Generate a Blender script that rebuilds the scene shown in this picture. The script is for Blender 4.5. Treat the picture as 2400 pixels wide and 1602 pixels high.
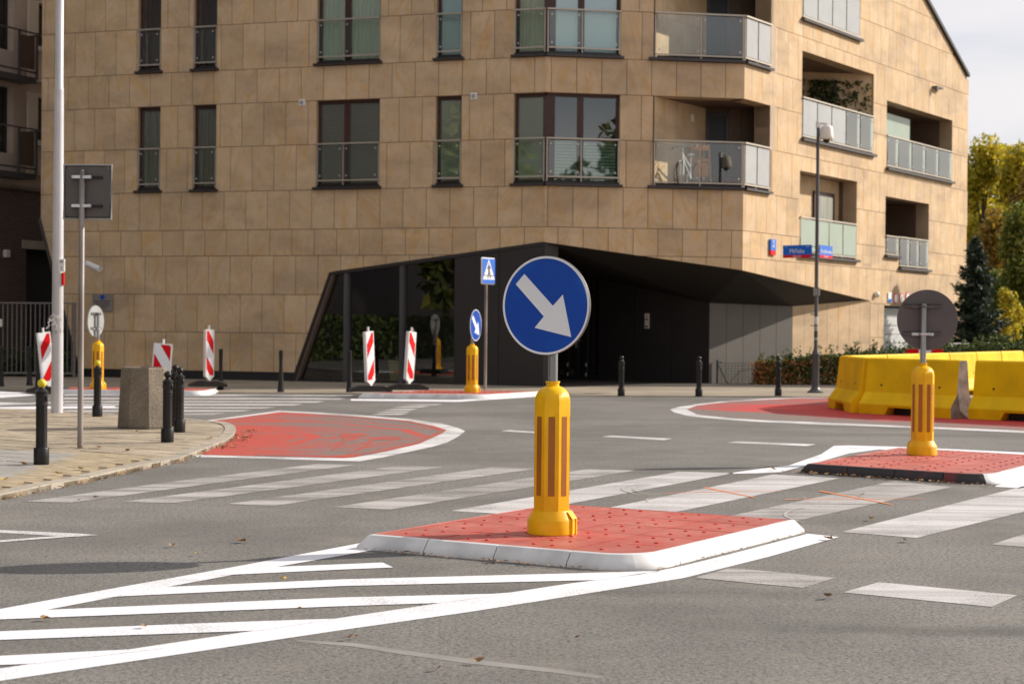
import bpy, math, random
import numpy as np
from mathutils import Matrix, Vector, noise as mnoise
for _o in list(bpy.data.objects): bpy.data.objects.remove(_o)
S = bpy.context.scene
COL = S.collection
R = math.radians
random.seed(7)

# ------------------------------------------------------------------ camera
cam_d = bpy.data.cameras.new('camera'); cam = bpy.data.objects.new('camera', cam_d); COL.objects.link(cam)
PITCH = math.atan((801-765)/4200); ROLL = 0.0092
D = Vector((0, math.cos(PITCH), -math.sin(PITCH))); U0 = Vector((0, math.sin(PITCH), math.cos(PITCH))); R0 = Vector((1, 0, 0))
RR = math.cos(ROLL)*R0+math.sin(ROLL)*U0; UU = math.cos(ROLL)*U0-math.sin(ROLL)*R0
m3 = Matrix((RR, UU, -D)).transposed()
cam.matrix_world = Matrix.Translation((0, 0, 1.40)) @ m3.to_4x4()
cam_d.sensor_width = 36; cam_d.lens = 36*4200/2400
cam_d.clip_start = .1; cam_d.clip_end = 3000
cam_d.dof.use_dof = True; cam_d.dof.focus_distance = 11.4; cam_d.dof.aperture_fstop = 4.5
S.camera = cam

# ------------------------------------------------------------------ sky and sun
SUN = Vector((1.0, .42, 0)).normalized(); ELEV = R(28.5)
w = bpy.data.worlds.new('World'); S.world = w; w.use_nodes = True
nt = w.node_tree; nt.nodes.clear()
def nd(nt, t, **k):
    n = nt.nodes.new(t)
    for a, b in k.items():
        if a == 'inp':
            for i, v in b.items(): n.inputs[i].default_value = v
        else: setattr(n, a, b)
    return n
sky = nd(nt, 'ShaderNodeTexSky', sky_type='NISHITA', sun_disc=False, sun_elevation=ELEV, sun_rotation=math.atan2(SUN.x, SUN.y))
bg1 = nd(nt, 'ShaderNodeBackground', inp={1: .09}); nt.links.new(sky.outputs[0], bg1.inputs[0])
bg2 = nd(nt, 'ShaderNodeBackground', inp={1: .80})
tc = nd(nt, 'ShaderNodeTexCoord'); mp = nd(nt, 'ShaderNodeMapping', inp={3: (1, 1, 4.5)}); nt.links.new(tc.outputs['Generated'], mp.inputs[0])
cn = nd(nt, 'ShaderNodeTexNoise', inp={2: 2.3, 3: 5., 4: .5}); nt.links.new(mp.outputs[0], cn.inputs[0])
cr = nd(nt, 'ShaderNodeValToRGB'); cr.color_ramp.elements[0].position = .36; cr.color_ramp.elements[1].position = .60
cr.color_ramp.elements[0].color = (.50, .50, .50, 1); cr.color_ramp.elements[1].color = (.97, .97, .97, 1)
nt.links.new(cn.outputs[0], cr.inputs[0])
cn2 = nd(nt, 'ShaderNodeTexNoise', inp={2: 4.1, 3: 4.}); nt.links.new(mp.outputs[0], cn2.inputs[0])
cc = nd(nt, 'ShaderNodeValToRGB'); cc.color_ramp.elements[0].position = .33; cc.color_ramp.elements[1].position = .55
cc.color_ramp.elements[0].color = (.78, .80, .87, 1); cc.color_ramp.elements[1].color = (.96, .92, .93, 1)
nt.links.new(cn2.outputs[0], cc.inputs[0]); nt.links.new(cc.outputs[0], bg2.inputs[0])
mx = nd(nt, 'ShaderNodeMixShader'); nt.links.new(cr.outputs[0], mx.inputs[0]); nt.links.new(bg1.outputs[0], mx.inputs[1]); nt.links.new(bg2.outputs[0], mx.inputs[2])
wo = nd(nt, 'ShaderNodeOutputWorld'); nt.links.new(mx.outputs[0], wo.inputs[0])
sd = bpy.data.lights.new('sun', 'SUN'); sd.energy = 5.0; sd.angle = R(.55); sd.color = (1, .92, .82)
sun = bpy.data.objects.new('sun', sd); COL.objects.link(sun)
sv = Vector((SUN.x*math.cos(ELEV), SUN.y*math.cos(ELEV), math.sin(ELEV)))
sun.rotation_euler = sv.to_track_quat('Z', 'Y').to_euler(); sun.location = (30, 10, 30)
S.view_settings.view_transform = 'Standard'; S.view_settings.look = 'None'; S.view_settings.gamma = 1; S.view_settings.exposure = 0.28
S.view_settings.use_curve_mapping = False
S.cycles.max_bounces = 8; S.cycles.transparent_max_bounces = 24

# ------------------------------------------------------------------ materials
def mat(name, col, col2=None, scale=5., detail=4., lo=.35, hi=.65, rough=.6, metal=0., bump=0., bscale=60., stretch=(1, 1, 1), spec=.5,
        rand=0., isl=False, dist=0., dirt=0., dscale=.8, trans=0., alpha=1.):
    m = bpy.data.materials.new(name); m.use_nodes = True; n = m.node_tree; b = n.nodes['Principled BSDF']; L = n.links
    b.inputs['Roughness'].default_value = rough; b.inputs['Metallic'].default_value = metal; b.inputs['Specular IOR Level'].default_value = spec
    b.inputs['Alpha'].default_value = alpha
    tc = nd(n, 'ShaderNodeTexCoord'); oi = nd(n, 'ShaderNodeObjectInfo'); ge = nd(n, 'ShaderNodeNewGeometry')
    rnd = ge.outputs['Random Per Island'] if isl else oi.outputs['Random']
    off = nd(n, 'ShaderNodeVectorMath', operation='SCALE'); L.new(rnd, off.inputs[3]); off.inputs[0].default_value = (37, 11, 23)
    ad = nd(n, 'ShaderNodeVectorMath', operation='ADD'); L.new(tc.outputs['Object'], ad.inputs[0]); L.new(off.outputs[0], ad.inputs[1])
    mp = nd(n, 'ShaderNodeMapping', inp={3: stretch}); L.new(ad.outputs[0], mp.inputs[0])
    out = None
    if col2:
        no = nd(n, 'ShaderNodeTexNoise', inp={2: scale, 3: detail, 8: dist}); L.new(mp.outputs[0], no.inputs[0])
        r = nd(n, 'ShaderNodeValToRGB'); r.color_ramp.elements[0].position = lo; r.color_ramp.elements[1].position = hi
        r.color_ramp.elements[0].color = (*col, 1); r.color_ramp.elements[1].color = (*col2, 1); L.new(no.outputs[0], r.inputs[0]); out = r.outputs[0]
    else:
        c = nd(n, 'ShaderNodeRGB'); c.outputs[0].default_value = (*col, 1); out = c.outputs[0]
    if dirt:
        no = nd(n, 'ShaderNodeTexNoise', inp={2: dscale, 3: 5.}); L.new(ge.outputs['Position'], no.inputs[0])
        r = nd(n, 'ShaderNodeMapRange', inp={1: .35, 2: .65, 3: 1-dirt, 4: 1.}); L.new(no.outputs[0], r.inputs[0])
        mu = nd(n, 'ShaderNodeVectorMath', operation='SCALE'); L.new(out, mu.inputs[0]); L.new(r.outputs[0], mu.inputs[3]); out = mu.outputs[0]
    if rand:
        r = nd(n, 'ShaderNodeMapRange', inp={1: 0., 2: 1., 3: 1-rand, 4: 1+rand}); L.new(rnd, r.inputs[0])
        mu = nd(n, 'ShaderNodeVectorMath', operation='SCALE'); L.new(out, mu.inputs[0]); L.new(r.outputs[0], mu.inputs[3]); out = mu.outputs[0]
    L.new(out, b.inputs['Base Color'])
    if bump:
        no = nd(n, 'ShaderNodeTexNoise', inp={2: bscale, 3: 3.}); L.new(tc.outputs['Object'], no.inputs[0])
        bp = nd(n, 'ShaderNodeBump', inp={0: bump, 1: .01}); L.new(no.outputs[0], bp.inputs['Height']); L.new(bp.outputs[0], b.inputs['Normal'])
    if trans:
        tr = nd(n, 'ShaderNodeBsdfTranslucent'); L.new(out, tr.inputs[0]); mxs = nd(n, 'ShaderNodeMixShader', inp={0: trans})
        o = n.nodes['Material Output']; L.new(b.outputs[0], mxs.inputs[1]); L.new(tr.outputs[0], mxs.inputs[2]); L.new(mxs.outputs[0], o.inputs[0])
    return m

def math_n(n, op, a, b=None, clamp=False):
    x = nd(n, 'ShaderNodeMath', operation=op, use_clamp=clamp)
    for i, v in enumerate((a, b)):
        if v is None: continue
        if isinstance(v, (int, float)): x.inputs[i].default_value = v
        else: n.links.new(v, x.inputs[i])
    return x.outputs[0]
def mixc(n, f, a, b, typ='MIX'):
    x = nd(n, 'ShaderNodeMix', data_type='RGBA', blend_type=typ)
    for i, v in ((0, f), (6, a), (7, b)):
        if isinstance(v, (int, float)): x.inputs[i].default_value = v
        elif isinstance(v, tuple): x.inputs[i].default_value = (*v, 1)
        else: n.links.new(v, x.inputs[i])
    return x.outputs[2]
def ramp(n, src, lo, hi, a=0., b=1.):
    x = nd(n, 'ShaderNodeMapRange', inp={1: lo, 2: hi, 3: a, 4: b}); n.links.new(src, x.inputs[0]); return x.outputs[0]
def noi(n, vec, scale, detail=3., rough=.5, dist=0., stretch=None, rot=None):
    if stretch or rot:
        mp = nd(n, 'ShaderNodeMapping'); n.links.new(vec, mp.inputs[0])
        if stretch: mp.inputs[3].default_value = stretch
        if rot: mp.inputs[2].default_value = rot
        vec = mp.outputs[0]
    x = nd(n, 'ShaderNodeTexNoise', inp={2: scale, 3: detail, 4: rough, 8: dist}); n.links.new(vec, x.inputs[0]); return x.outputs[0]

def stone_mat(name, isl=False):
    m = bpy.data.materials.new(name); m.use_nodes = True; n = m.node_tree; b = n.nodes['Principled BSDF']; L = n.links
    tc = nd(n, 'ShaderNodeTexCoord'); ge = nd(n, 'ShaderNodeNewGeometry'); oi = nd(n, 'ShaderNodeObjectInfo')
    rnd = ge.outputs['Random Per Island'] if isl else oi.outputs['Random']
    off = nd(n, 'ShaderNodeVectorMath', operation='SCALE'); L.new(rnd, off.inputs[3]); off.inputs[0].default_value = (71, 5, 43)
    ad = nd(n, 'ShaderNodeVectorMath', operation='ADD'); L.new(tc.outputs['Object'], ad.inputs[0]); L.new(off.outputs[0], ad.inputs[1])
    rn2 = nd(n, 'ShaderNodeTexWhiteNoise', noise_dimensions='1D'); L.new(rnd, rn2.inputs['W'])
    vr = nd(n, 'ShaderNodeVectorRotate', rotation_type='Y_AXIS'); L.new(ad.outputs[0], vr.inputs[0])
    L.new(ramp(n, rn2.outputs['Value'], 0, 1, -.75, .75), vr.inputs['Angle'])
    v = vr.outputs[0]
    veins = noi(n, v, 1.15, 5., .55, 1.6, stretch=(3.2, 1, .75))
    fine = noi(n, v, 5., 5., .6, .6, stretch=(2.5, 1, .8))
    soft = noi(n, ad.outputs[0], 1.6, 3.)
    base = mixc(n, ramp(n, soft, .3, .7), (.55, .39, .235), (.65, .48, .305))
    c = mixc(n, ramp(n, veins, .51, .65, 0, .68), base, (.60, .37, .15))
    c = mixc(n, ramp(n, fine, .50, .75, 0, .40), c, (.42, .25, .12))
    # weathering stains with a shape of their own
    st = noi(n, ge.outputs['Position'], .55, 5., .6, .4, stretch=(1, 1, 2.4))
    c = mixc(n, ramp(n, st, .46, .70, 0, .50), c, (.27, .20, .14))
    tint = ramp(n, rnd, 0, 1, .93, 1.05)
    mu = nd(n, 'ShaderNodeVectorMath', operation='SCALE'); L.new(c, mu.inputs[0]); L.new(tint, mu.inputs[3])
    L.new(mu.outputs[0], b.inputs['Base Color']); b.inputs['Roughness'].default_value = .8; b.inputs['Specular IOR Level'].default_value = .25
    return m

def asphalt_mat():
    m = bpy.data.materials.new('asphalt'); m.use_nodes = True; n = m.node_tree; b = n.nodes['Principled BSDF']; L = n.links
    ge = nd(n, 'ShaderNodeNewGeometry'); P = ge.outputs['Position']
    sp = noi(n, P, 70., 3., .7); sp2 = noi(n, P, 34., 5., .8); big = noi(n, P, .33, 5., .6); mid = noi(n, P, 2.1, 4., .6)
    lane = noi(n, P, .55, 4., .6, .5, stretch=(.16, 1.1, 1), rot=(0, 0, R(-8)))
    c = mixc(n, ramp(n, sp, .36, .64), (.026, .025, .024), (.295, .28, .26))
    c = mixc(n, ramp(n, sp2, .42, .60, 0, .72), c, (.265, .25, .225))
    c = mixc(n, ramp(n, sp2, .50, .38, 0, .55), c, (.045, .042, .040))
    c = mixc(n, ramp(n, big, .40, .60, 0, .50), c, (.090, .085, .078))
    c = mixc(n, ramp(n, mid, .50, .72, 0, .42), c, (.25, .225, .185))
    c = mixc(n, ramp(n, lane, .56, .70, 0, .40), c, (.06, .056, .053))
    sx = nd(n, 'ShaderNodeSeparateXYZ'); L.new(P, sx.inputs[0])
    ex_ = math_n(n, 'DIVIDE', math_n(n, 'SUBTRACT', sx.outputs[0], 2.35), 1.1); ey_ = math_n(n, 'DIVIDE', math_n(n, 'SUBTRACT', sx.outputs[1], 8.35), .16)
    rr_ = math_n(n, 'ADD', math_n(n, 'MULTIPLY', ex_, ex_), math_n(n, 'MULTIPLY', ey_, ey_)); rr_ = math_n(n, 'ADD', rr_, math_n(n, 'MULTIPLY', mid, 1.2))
    c = mixc(n, ramp(n, rr_, .5, 1.9, .55, 0), c, (.06, .056, .053))   # soft dark ellipse with a noisy edge
    L.new(c, b.inputs['Base Color']); b.inputs['Roughness'].default_value = .85; b.inputs['Specular IOR Level'].default_value = .25
    bp = nd(n, 'ShaderNodeBump', inp={0: .8, 1: .006}); L.new(sp2, bp.inputs['Height']); L.new(bp.outputs[0], b.inputs['Normal'])
    return m

def paint_mat(name, col, wear=0., scale=1., streak=0., under=(.12, .112, .10), rot=60, isl=True, speck=.05):
    m = bpy.data.materials.new(name); m.use_nodes = True; n = m.node_tree; b = n.nodes['Principled BSDF']; L = n.links
    ge = nd(n, 'ShaderNodeNewGeometry'); P = ge.outputs['Position']
    sp = noi(n, P, 80., 3., .7); big = noi(n, P, 1.3*scale, 4., .6); st = noi(n, P, 2.2, 4., .6, .6, stretch=(.12, 2.2, 1), rot=(0, 0, R(-rot)))
    cv = math_n(n, 'ADD', math_n(n, 'MULTIPLY', sp, .55), math_n(n, 'MULTIPLY', big, .45))
    if streak: cv = math_n(n, 'ADD', cv, math_n(n, 'MULTIPLY', math_n(n, 'SUBTRACT', st, .5), streak*.7))
    f = ramp(n, cv, .5-wear, .5-wear+.22, 0, 1) if wear > -.4 else 1.
    pc = mixc(n, ramp(n, sp, .3, .7), tuple(v*.88 for v in col), col)
    c = mixc(n, ramp(n, sp, .66, .72, 0, speck*8), pc, under) if speck else pc
    if streak: c = mixc(n, ramp(n, st, .56, .40, 0, streak*1.5), c, tuple(v*1.3 for v in under))
    c = mixc(n, f, under, c)
    L.new(c, b.inputs['Base Color']); b.inputs['Roughness'].default_value = .75; b.inputs['Specular IOR Level'].default_value = .3
    bp = nd(n, 'ShaderNodeBump', inp={0: .5, 1: .004}); L.new(sp, bp.inputs['Height']); L.new(bp.outputs[0], b.inputs['Normal'])
    return m

def red_paint_mat(name, worn, fresh=(.52, .055, .045)):
    m = bpy.data.materials.new(name); m.use_nodes = True; n = m.node_tree; b = n.nodes['Principled BSDF']; L = n.links
    ge = nd(n, 'ShaderNodeNewGeometry'); P = ge.outputs['Position']
    sp = noi(n, P, 75., 3., .7)
    sweep = noi(n, P, .8, 4., .6, 2.8, stretch=(.35, 1, 1), rot=(0, 0, R(35)))
    fade = nd(n, 'ShaderNodeSeparateXYZ'); L.new(P, fade.inputs[0])
    k = math_n(n, 'ADD', math_n(n, 'MULTIPLY', sp, .35), math_n(n, 'MULTIPLY', sweep, .65))
    if worn == 'left':   # traffic has scoured it towards the far tip; fresh by the kerb
        k = math_n(n, 'ADD', k, ramp(n, fade.outputs[0], -3.6, -2.0, .20, -.015))
        k = math_n(n, 'ADD', k, ramp(n, fade.outputs[1], 23.2, 25.2, 0, -.13))
        dx_ = math_n(n, 'SUBTRACT', fade.outputs[0], -4.0); dy_ = math_n(n, 'MULTIPLY', math_n(n, 'SUBTRACT', fade.outputs[1], 21.9), .75)
        r_ = math_n(n, 'SQRT', math_n(n, 'ADD', math_n(n, 'MULTIPLY', dx_, dx_), math_n(n, 'MULTIPLY', dy_, dy_)))
        r_ = math_n(n, 'ADD', r_, math_n(n, 'MULTIPLY', noi(n, P, .8, 2.), .5))
        bn = nd(n, 'ShaderNodeTexNoise', noise_dimensions='1D', inp={2: 4.2, 3: 3., 4: .6}); L.new(r_, bn.inputs['W'])
        k = math_n(n, 'ADD', k, ramp(n, bn.outputs[0], .50, .66, -.02, .22))
    else:
        k = math_n(n, 'ADD', k, ramp(n, fade.outputs[1], 31.8, 34.2, .04, -.10))
        k = math_n(n, 'ADD', k, ramp(n, fade.outputs[0], 2.6, 5.6, -.10, .10))
        k = math_n(n, 'ADD', k, ramp(n, math_n(n, 'ADD', fade.outputs[1], math_n(n, 'MULTIPLY', fade.outputs[0], 1.05)), 33.3, 34.8, -.22, .05))
    f = ramp(n, k, .44, .60)
    c = mixc(n, f, mixc(n, ramp(n, sp, .35, .65), (.09, .066, .058), (.26, .20, .175)), mixc(n, ramp(n, sp, .3, .7), tuple(v*.8 for v in fresh), fresh))
    L.new(c, b.inputs['Base Color']); b.inputs['Roughness'].default_value = .8
    return m

def glass_mat(name, tint=(.9, .95, .92), refl=.14, rough=.0, mirror=(.9, .9, .9)):
    m = bpy.data.materials.new(name); m.use_nodes = True; n = m.node_tree; L = n.links; n.nodes.remove(n.nodes['Principled BSDF'])
    t = nd(n, 'ShaderNodeBsdfTransparent', inp={0: (*tint, 1)}); g = nd(n, 'ShaderNodeBsdfGlossy', inp={0: (*mirror, 1), 1: rough})
    fr = nd(n, 'ShaderNodeFresnel', inp={0: 1.52}); f = math_n(n, 'ADD', fr.outputs[0], refl, True)
    x = nd(n, 'ShaderNodeMixShader'); L.new(f, x.inputs[0]); L.new(t.outputs[0], x.inputs[1]); L.new(g.outputs[0], x.inputs[2]); L.new(x.outputs[0], n.nodes['Material Output'].inputs[0])
    return m

def tile_mat():   # red rubber island modules: fine cast grid, faded on the high points
    m = bpy.data.materials.new('island_rubber'); m.use_nodes = True; n = m.node_tree; b = n.nodes['Principled BSDF']; L = n.links
    tc = nd(n, 'ShaderNodeTexCoord'); ge = nd(n, 'ShaderNodeNewGeometry')
    br = nd(n, 'ShaderNodeTexBrick', offset=.5, squash=1., inp={1: (1, 1, 1, 1), 2: (.9, .9, .9, 1), 3: (0, 0, 0, 1), 4: 1., 5: .0048, 6: .3, 8: .036, 9: .018})
    L.new(tc.outputs['Object'], br.inputs[0])
    oi = nd(n, 'ShaderNodeObjectInfo'); ns = noi(n, ge.outputs['Position'], 3.2, 5., .65); sp = noi(n, ge.outputs['Position'], 60., 2.)
    c = mixc(n, ramp(n, ns, .35, .68), (.64, .075, .045), (.74, .24, .18))
    c = mixc(n, ramp(n, sp, .5, .75, 0, .35), c, (.66, .30, .24)); gr = noi(n, ge.outputs['Position'], 1.6, 6., .7, .4); c = mixc(n, ramp(n, gr, .52, .72, 0, .45), c, (.26, .07, .05))
    mu = mixc(n, 1., c, mixc(n, ramp(n, br.outputs[1], 0, 1), (1, 1, 1), (.48, .36, .34)), 'MULTIPLY')
    sc = nd(n, 'ShaderNodeVectorMath', operation='SCALE'); L.new(mu, sc.inputs[0]); L.new(ramp(n, oi.outputs['Random'], 0, 1, .9, 1.1), sc.inputs[3])
    L.new(sc.outputs[0], b.inputs['Base Color']); b.inputs['Roughness'].default_value = .5
    bp = nd(n, 'ShaderNodeBump', inp={0: .9, 1: .005}, invert=True); L.new(br.outputs[1], bp.inputs['Height']); L.new(bp.outputs[0], b.inputs['Normal'])
    return m

def leaf_mat(name, cols, rough=.6, trans=.35):
    m = bpy.data.materials.new(name); m.use_nodes = True; n = m.node_tree; b = n.nodes['Principled BSDF']; L = n.links
    ge = nd(n, 'ShaderNodeNewGeometry'); r = nd(n, 'ShaderNodeValToRGB'); e = r.color_ramp.elements
    k = math_n(n, 'ADD', math_n(n, 'MULTIPLY', ge.outputs['Random Per Island'], .55), math_n(n, 'MULTIPLY', noi(n, ge.outputs['Position'], .9, 3.), .5))
    L.new(k, r.inputs[0])
    e[0].position = .2; e[0].color = (*cols[0], 1); e[1].position = .85; e[1].color = (*cols[-1], 1)
    for i, c in enumerate(cols[1:-1]): x = e.new(.2+.65*(i+1)/(len(cols)-1)); x.color = (*c, 1)
    L.new(r.outputs[0], b.inputs['Base Color']); b.inputs['Roughness'].default_value = rough
    tr = nd(n, 'ShaderNodeBsdfTranslucent'); L.new(r.outputs[0], tr.inputs[0]); x = nd(n, 'ShaderNodeMixShader', inp={0: trans})
    L.new(b.outputs[0], x.inputs[1]); L.new(tr.outputs[0], x.inputs[2]); L.new(x.outputs[0], n.nodes['Material Output'].inputs[0])
    return m

def blind_mat(name, a, b_, pitch=.05):   # horizontal slats of a venetian blind
    m = bpy.data.materials.new(name); m.use_nodes = True; n = m.node_tree; b = n.nodes['Principled BSDF']; L = n.links
    tc = nd(n, 'ShaderNodeTexCoord'); s = nd(n, 'ShaderNodeSeparateXYZ'); L.new(tc.outputs['Object'], s.inputs[0])
    fr = math_n(n, 'FRACT', math_n(n, 'DIVIDE', s.outputs[2], pitch)); f = ramp(n, fr, .15, .6)
    L.new(mixc(n, f, a, b_), b.inputs['Base Color']); return m
def curtain_mat(name, a, b_, k=14.):
    m = bpy.data.materials.new(name); m.use_nodes = True; n = m.node_tree; b = n.nodes['Principled BSDF']; L = n.links
    tc = nd(n, 'ShaderNodeTexCoord'); f = noi(n, tc.outputs['Object'], k, 2., .5, .3, stretch=(1, 1, .05))
    L.new(mixc(n, ramp(n, f, .3, .7), a, b_), b.inputs['Base Color']); return m

M = {}
M['stone'] = stone_mat('sandstone'); M['stone_i'] = stone_mat('sandstone_joined', True)
M['reveal'] = mat('stone_reveal', (.42, .30, .19), (.35, .25, .155), 2.)
M['joint'] = mat('open_joint', (.05, .036, .026))
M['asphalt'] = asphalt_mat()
M['white_line'] = paint_mat('fresh_white_paint', (.80, .79, .82), wear=.24, speck=.12)
M['white_thin'] = paint_mat('white_paint', (.72, .70, .70), wear=.16, speck=.06)
M['zebra'] = paint_mat('worn_zebra_paint', (.47, .445, .43), wear=.16, streak=.34, rot=-59)
M['zebra_pale'] = paint_mat('zebra_paint', (.60, .57, .565), wear=.20, streak=.25, rot=-59)
M['orange'] = paint_mat('orange_spray', (.95, .27, .06), wear=.2, speck=.03, under=(.5, .2, .1))
M['redL'] = red_paint_mat('red_road_paint', 'left', (.47, .058, .036)); M['redR'] = red_paint_mat('bright_red_road_paint', 'right', (.55, .035, .035))
M['redF'] = paint_mat('fresh_red_road_paint', (.52, .062, .04), wear=.12, speck=.05, under=(.17, .12, .10)); M['tile'] = tile_mat()
M['kerb_white'] = mat('white_rubber_kerb', (.72, .71, .70), (.63, .61, .59), 3., lo=.45, hi=.8, rough=.55, dirt=.22, dscale=5.)
M['kerb_dark'] = mat('dark_rubber_kerb', (.022, .016, .016), (.13, .014, .014), 1.4, lo=.60, hi=.68, rough=.6)
M['tile_edge'] = mat('red_rubber_edge', (.62, .085, .055), (.45, .05, .04), 4., rough=.55)
M['stud'] = mat('red_stud', (.60, .05, .03), rough=.5)
M['yellow'] = mat('yellow_plastic', (.96, .52, .0), (.88, .45, .004), 3., rough=.45, spec=.3, dirt=.16, dscale=7.)
M['amber'] = mat('amber_reflector', (.40, .13, .002), (.33, .10, .002), 3., rough=.5)
M['galv'] = mat('galvanised_steel', (.40, .41, .40), (.26, .265, .26), 9., stretch=(1, 1, .15), rough=.42, metal=.75)
M['galv_old'] = mat('weathered_steel', (.34, .30, .27), (.17, .14, .125), 5., stretch=(1, 1, .3), rough=.55, metal=.35)
M['clamp'] = mat('bright_clamp', (.72, .72, .70), (.5, .5, .49), 20., rough=.35, metal=.6)
M['signback'] = mat('sign_back_grey', (.105, .088, .082), (.088, .074, .070), 4., rough=.55)
M['signback_pale'] = mat('sign_back_pale', (.36, .37, .36), (.30, .31, .30), 4., rough=.45)
M['blue'] = mat('sign_blue', (.001, .055, .36), (.001, .085, .44), 4., lo=.5, hi=.75, rough=.35, spec=.3)
M['blue_l'] = mat('sign_light_blue', (.006, .13, .60), rough=.35)
M['white'] = mat('sign_white', (.78, .78, .79), rough=.4)
M['black'] = mat('sign_black', (.01, .01, .01), rough=.5)
M['red'] = mat('sign_red', (.64, .0, .004), rough=.45, spec=.2)
M['iron'] = mat('black_cast_iron', (.009, .008, .008), (.016, .014, .013), 8., rough=.42, spec=.35, bump=.15, bscale=70)
M['ball_y'] = mat('yellow_ball_paint', (.80, .62, .01), (.62, .50, .02), 30., rough=.4)
M['mast'] = mat('white_painted_mast', (.66, .65, .68), (.52, .50, .50), 1.6, rough=.35, stretch=(1, 1, .3), dirt=.12, dscale=3.)
M['concrete'] = mat('exposed_aggregate', (.30, .25, .19), (.16, .13, .095), 40., detail=3., lo=.25, hi=.75, rough=.9, bump=1., bscale=55., dirt=.3, dscale=3.)
M['slab'] = mat('paving_slab', (.42, .345, .25), (.32, .26, .185), 6., rough=.85, rand=.16, dirt=.18, dscale=1.2, bump=.2, bscale=50)
M['slab_i'] = mat('paving_slab_joined', (.40, .335, .255), (.33, .275, .21), 6., rough=.85, rand=.10, isl=True, dirt=.18, dscale=1.2)
M['grey_slab'] = mat('grey_paving_slab', (.36, .34, .31), (.29, .27, .245), 5., rough=.85, rand=.08, dirt=.15, dscale=1.2)
M['sett'] = mat('small_paving_block', (.44, .35, .225), (.34, .265, .17), 9., rough=.85, rand=.12, isl=True, dirt=.12, dscale=1.5)
M['sand'] = mat('sandy_joint', (.30, .235, .15), (.17, .13, .085), 30., rough=.95)
M['kerbstone'] = mat('kerb_stone', (.40, .35, .28), (.31, .27, .215), 12., rough=.85, rand=.1, bump=.3)
M['far_pave'] = mat('far_pavement', (.36, .30, .22), (.30, .25, .185), 3., rough=.9, dirt=.3, dscale=.5)
M['soil'] = mat('dark_soil', (.07, .05, .038), (.035, .026, .02), 9., rough=.95)
M['grassm'] = leaf_mat('grass_blades', [(.03, .06, .012), (.07, .11, .02), (.10, .13, .03)])
M['ground'] = mat('earth_ground', (.10, .085, .05), (.06, .06, .03), 1.)
M['darkpanel'] = mat('anthracite_panel', (.022, .017, .016), (.018, .014, .013), 2., rough=.5)
M['plinth'] = mat('black_plinth', (.012, .011, .011), rough=.6)
M['greypanel'] = mat('grey_facade_panel', (.135, .118, .098), (.12, .105, .088), 1.2, rough=.6)
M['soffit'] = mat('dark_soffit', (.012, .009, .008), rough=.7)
M['sill'] = mat('dark_sill', (.055, .045, .045), rough=.3, metal=.3)
M['frame'] = mat('brown_window_frame', (.058, .019, .010), (.045, .014, .008), 8., rough=.45)
M['frame_dark'] = mat('dark_frame', (.02, .017, .016), rough=.4)
M['steel'] = mat('satin_steel', (.50, .44, .36), rough=.42, metal=.6)
M['fix'] = mat('glass_clamp', (.62, .58, .52), rough=.35, metal=.5)
M['glass'] = glass_mat('window_glass', (.96, .985, .97), .05)
M['glass_dark'] = glass_mat('storefront_glass', (.80, .81, .80), .03)
M['glass_b'] = glass_mat('balustrade_glass', (.955, .985, .96), .03)
M['glass_g'] = glass_mat('green_balustrade_glass', (.86, .95, .89), .16)
M['frost'] = mat('frosted_glass', (.62, .63, .62), (.56, .57, .57), 2., rough=.3, trans=.3)
M['frost_g'] = mat('green_frosted_glass', (.50, .58, .48), (.46, .55, .46), 2., rough=.12, trans=.25)
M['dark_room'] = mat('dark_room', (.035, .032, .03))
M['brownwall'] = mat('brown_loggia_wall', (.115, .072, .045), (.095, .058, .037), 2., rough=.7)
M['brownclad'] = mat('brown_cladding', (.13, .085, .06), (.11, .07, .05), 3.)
M['cur_green'] = curtain_mat('green_curtain', (.62, .72, .58), (.86, .90, .80))
M['cur_cream'] = curtain_mat('cream_curtain', (.70, .70, .54), (.88, .86, .72))
M['cur_grey'] = curtain_mat('grey_curtain', (.20, .20, .16), (.34, .34, .28))
M['cur_lace'] = curtain_mat('lace_curtain', (.16, .16, .12), (.24, .24, .18), 40.)
M['blind_blue'] = mat('pale_blue_blind', (.70, .86, .92), (.66, .82, .90), 1.)
M['blind_grey'] = blind_mat('grey_venetian_blind', (.12, .11, .09), (.30, .28, .23))
M['blind_teal'] = blind_mat('teal_venetian_blind', (.05, .09, .08), (.22, .33, .30), .075)
M['blind_light'] = blind_mat('light_venetian_blind', (.34, .36, .29), (.54, .56, .46))
M['render_l'] = mat('rendered_concrete', (.58, .47, .38), (.50, .40, .32), 1.5, dirt=.15)
M['render_ll'] = mat('light_render', (.74, .64, .52), (.66, .57, .46), 1.5)
M['white_box'] = mat('white_plastic', (.78, .76, .74), rough=.4)
M['roller'] = mat('grey_garage_door', (.55, .55, .53), rough=.5)
M['bark'] = mat('bark', (.10, .075, .05), (.05, .036, .025), 6., rough=.9)
M['jersey'] = mat('yellow_concrete_paint', (.95, .60, .0), (.88, .52, .0), 1.6, rough=.6, spec=.2, dirt=.22, dscale=1.6, bump=.15, bscale=25)
M['jersey_raw'] = mat('raw_concrete', (.30, .25, .215), (.16, .13, .11), 7., rough=.9)
M['rubber'] = mat('black_rubber', (.03, .026, .024), (.05, .04, .035), 6., rough=.75)
M['lampgrey'] = mat('grey_pole_paint', (.085, .080, .085), (.06, .055, .058), 3., rough=.4, stretch=(1, 1, .2))
M['cream'] = mat('cream_plastic', (.72, .66, .56), rough=.4)
M['wood'] = mat('orange_wood', (.55, .22, .05), (.42, .16, .035), 6., rough=.5)
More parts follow.
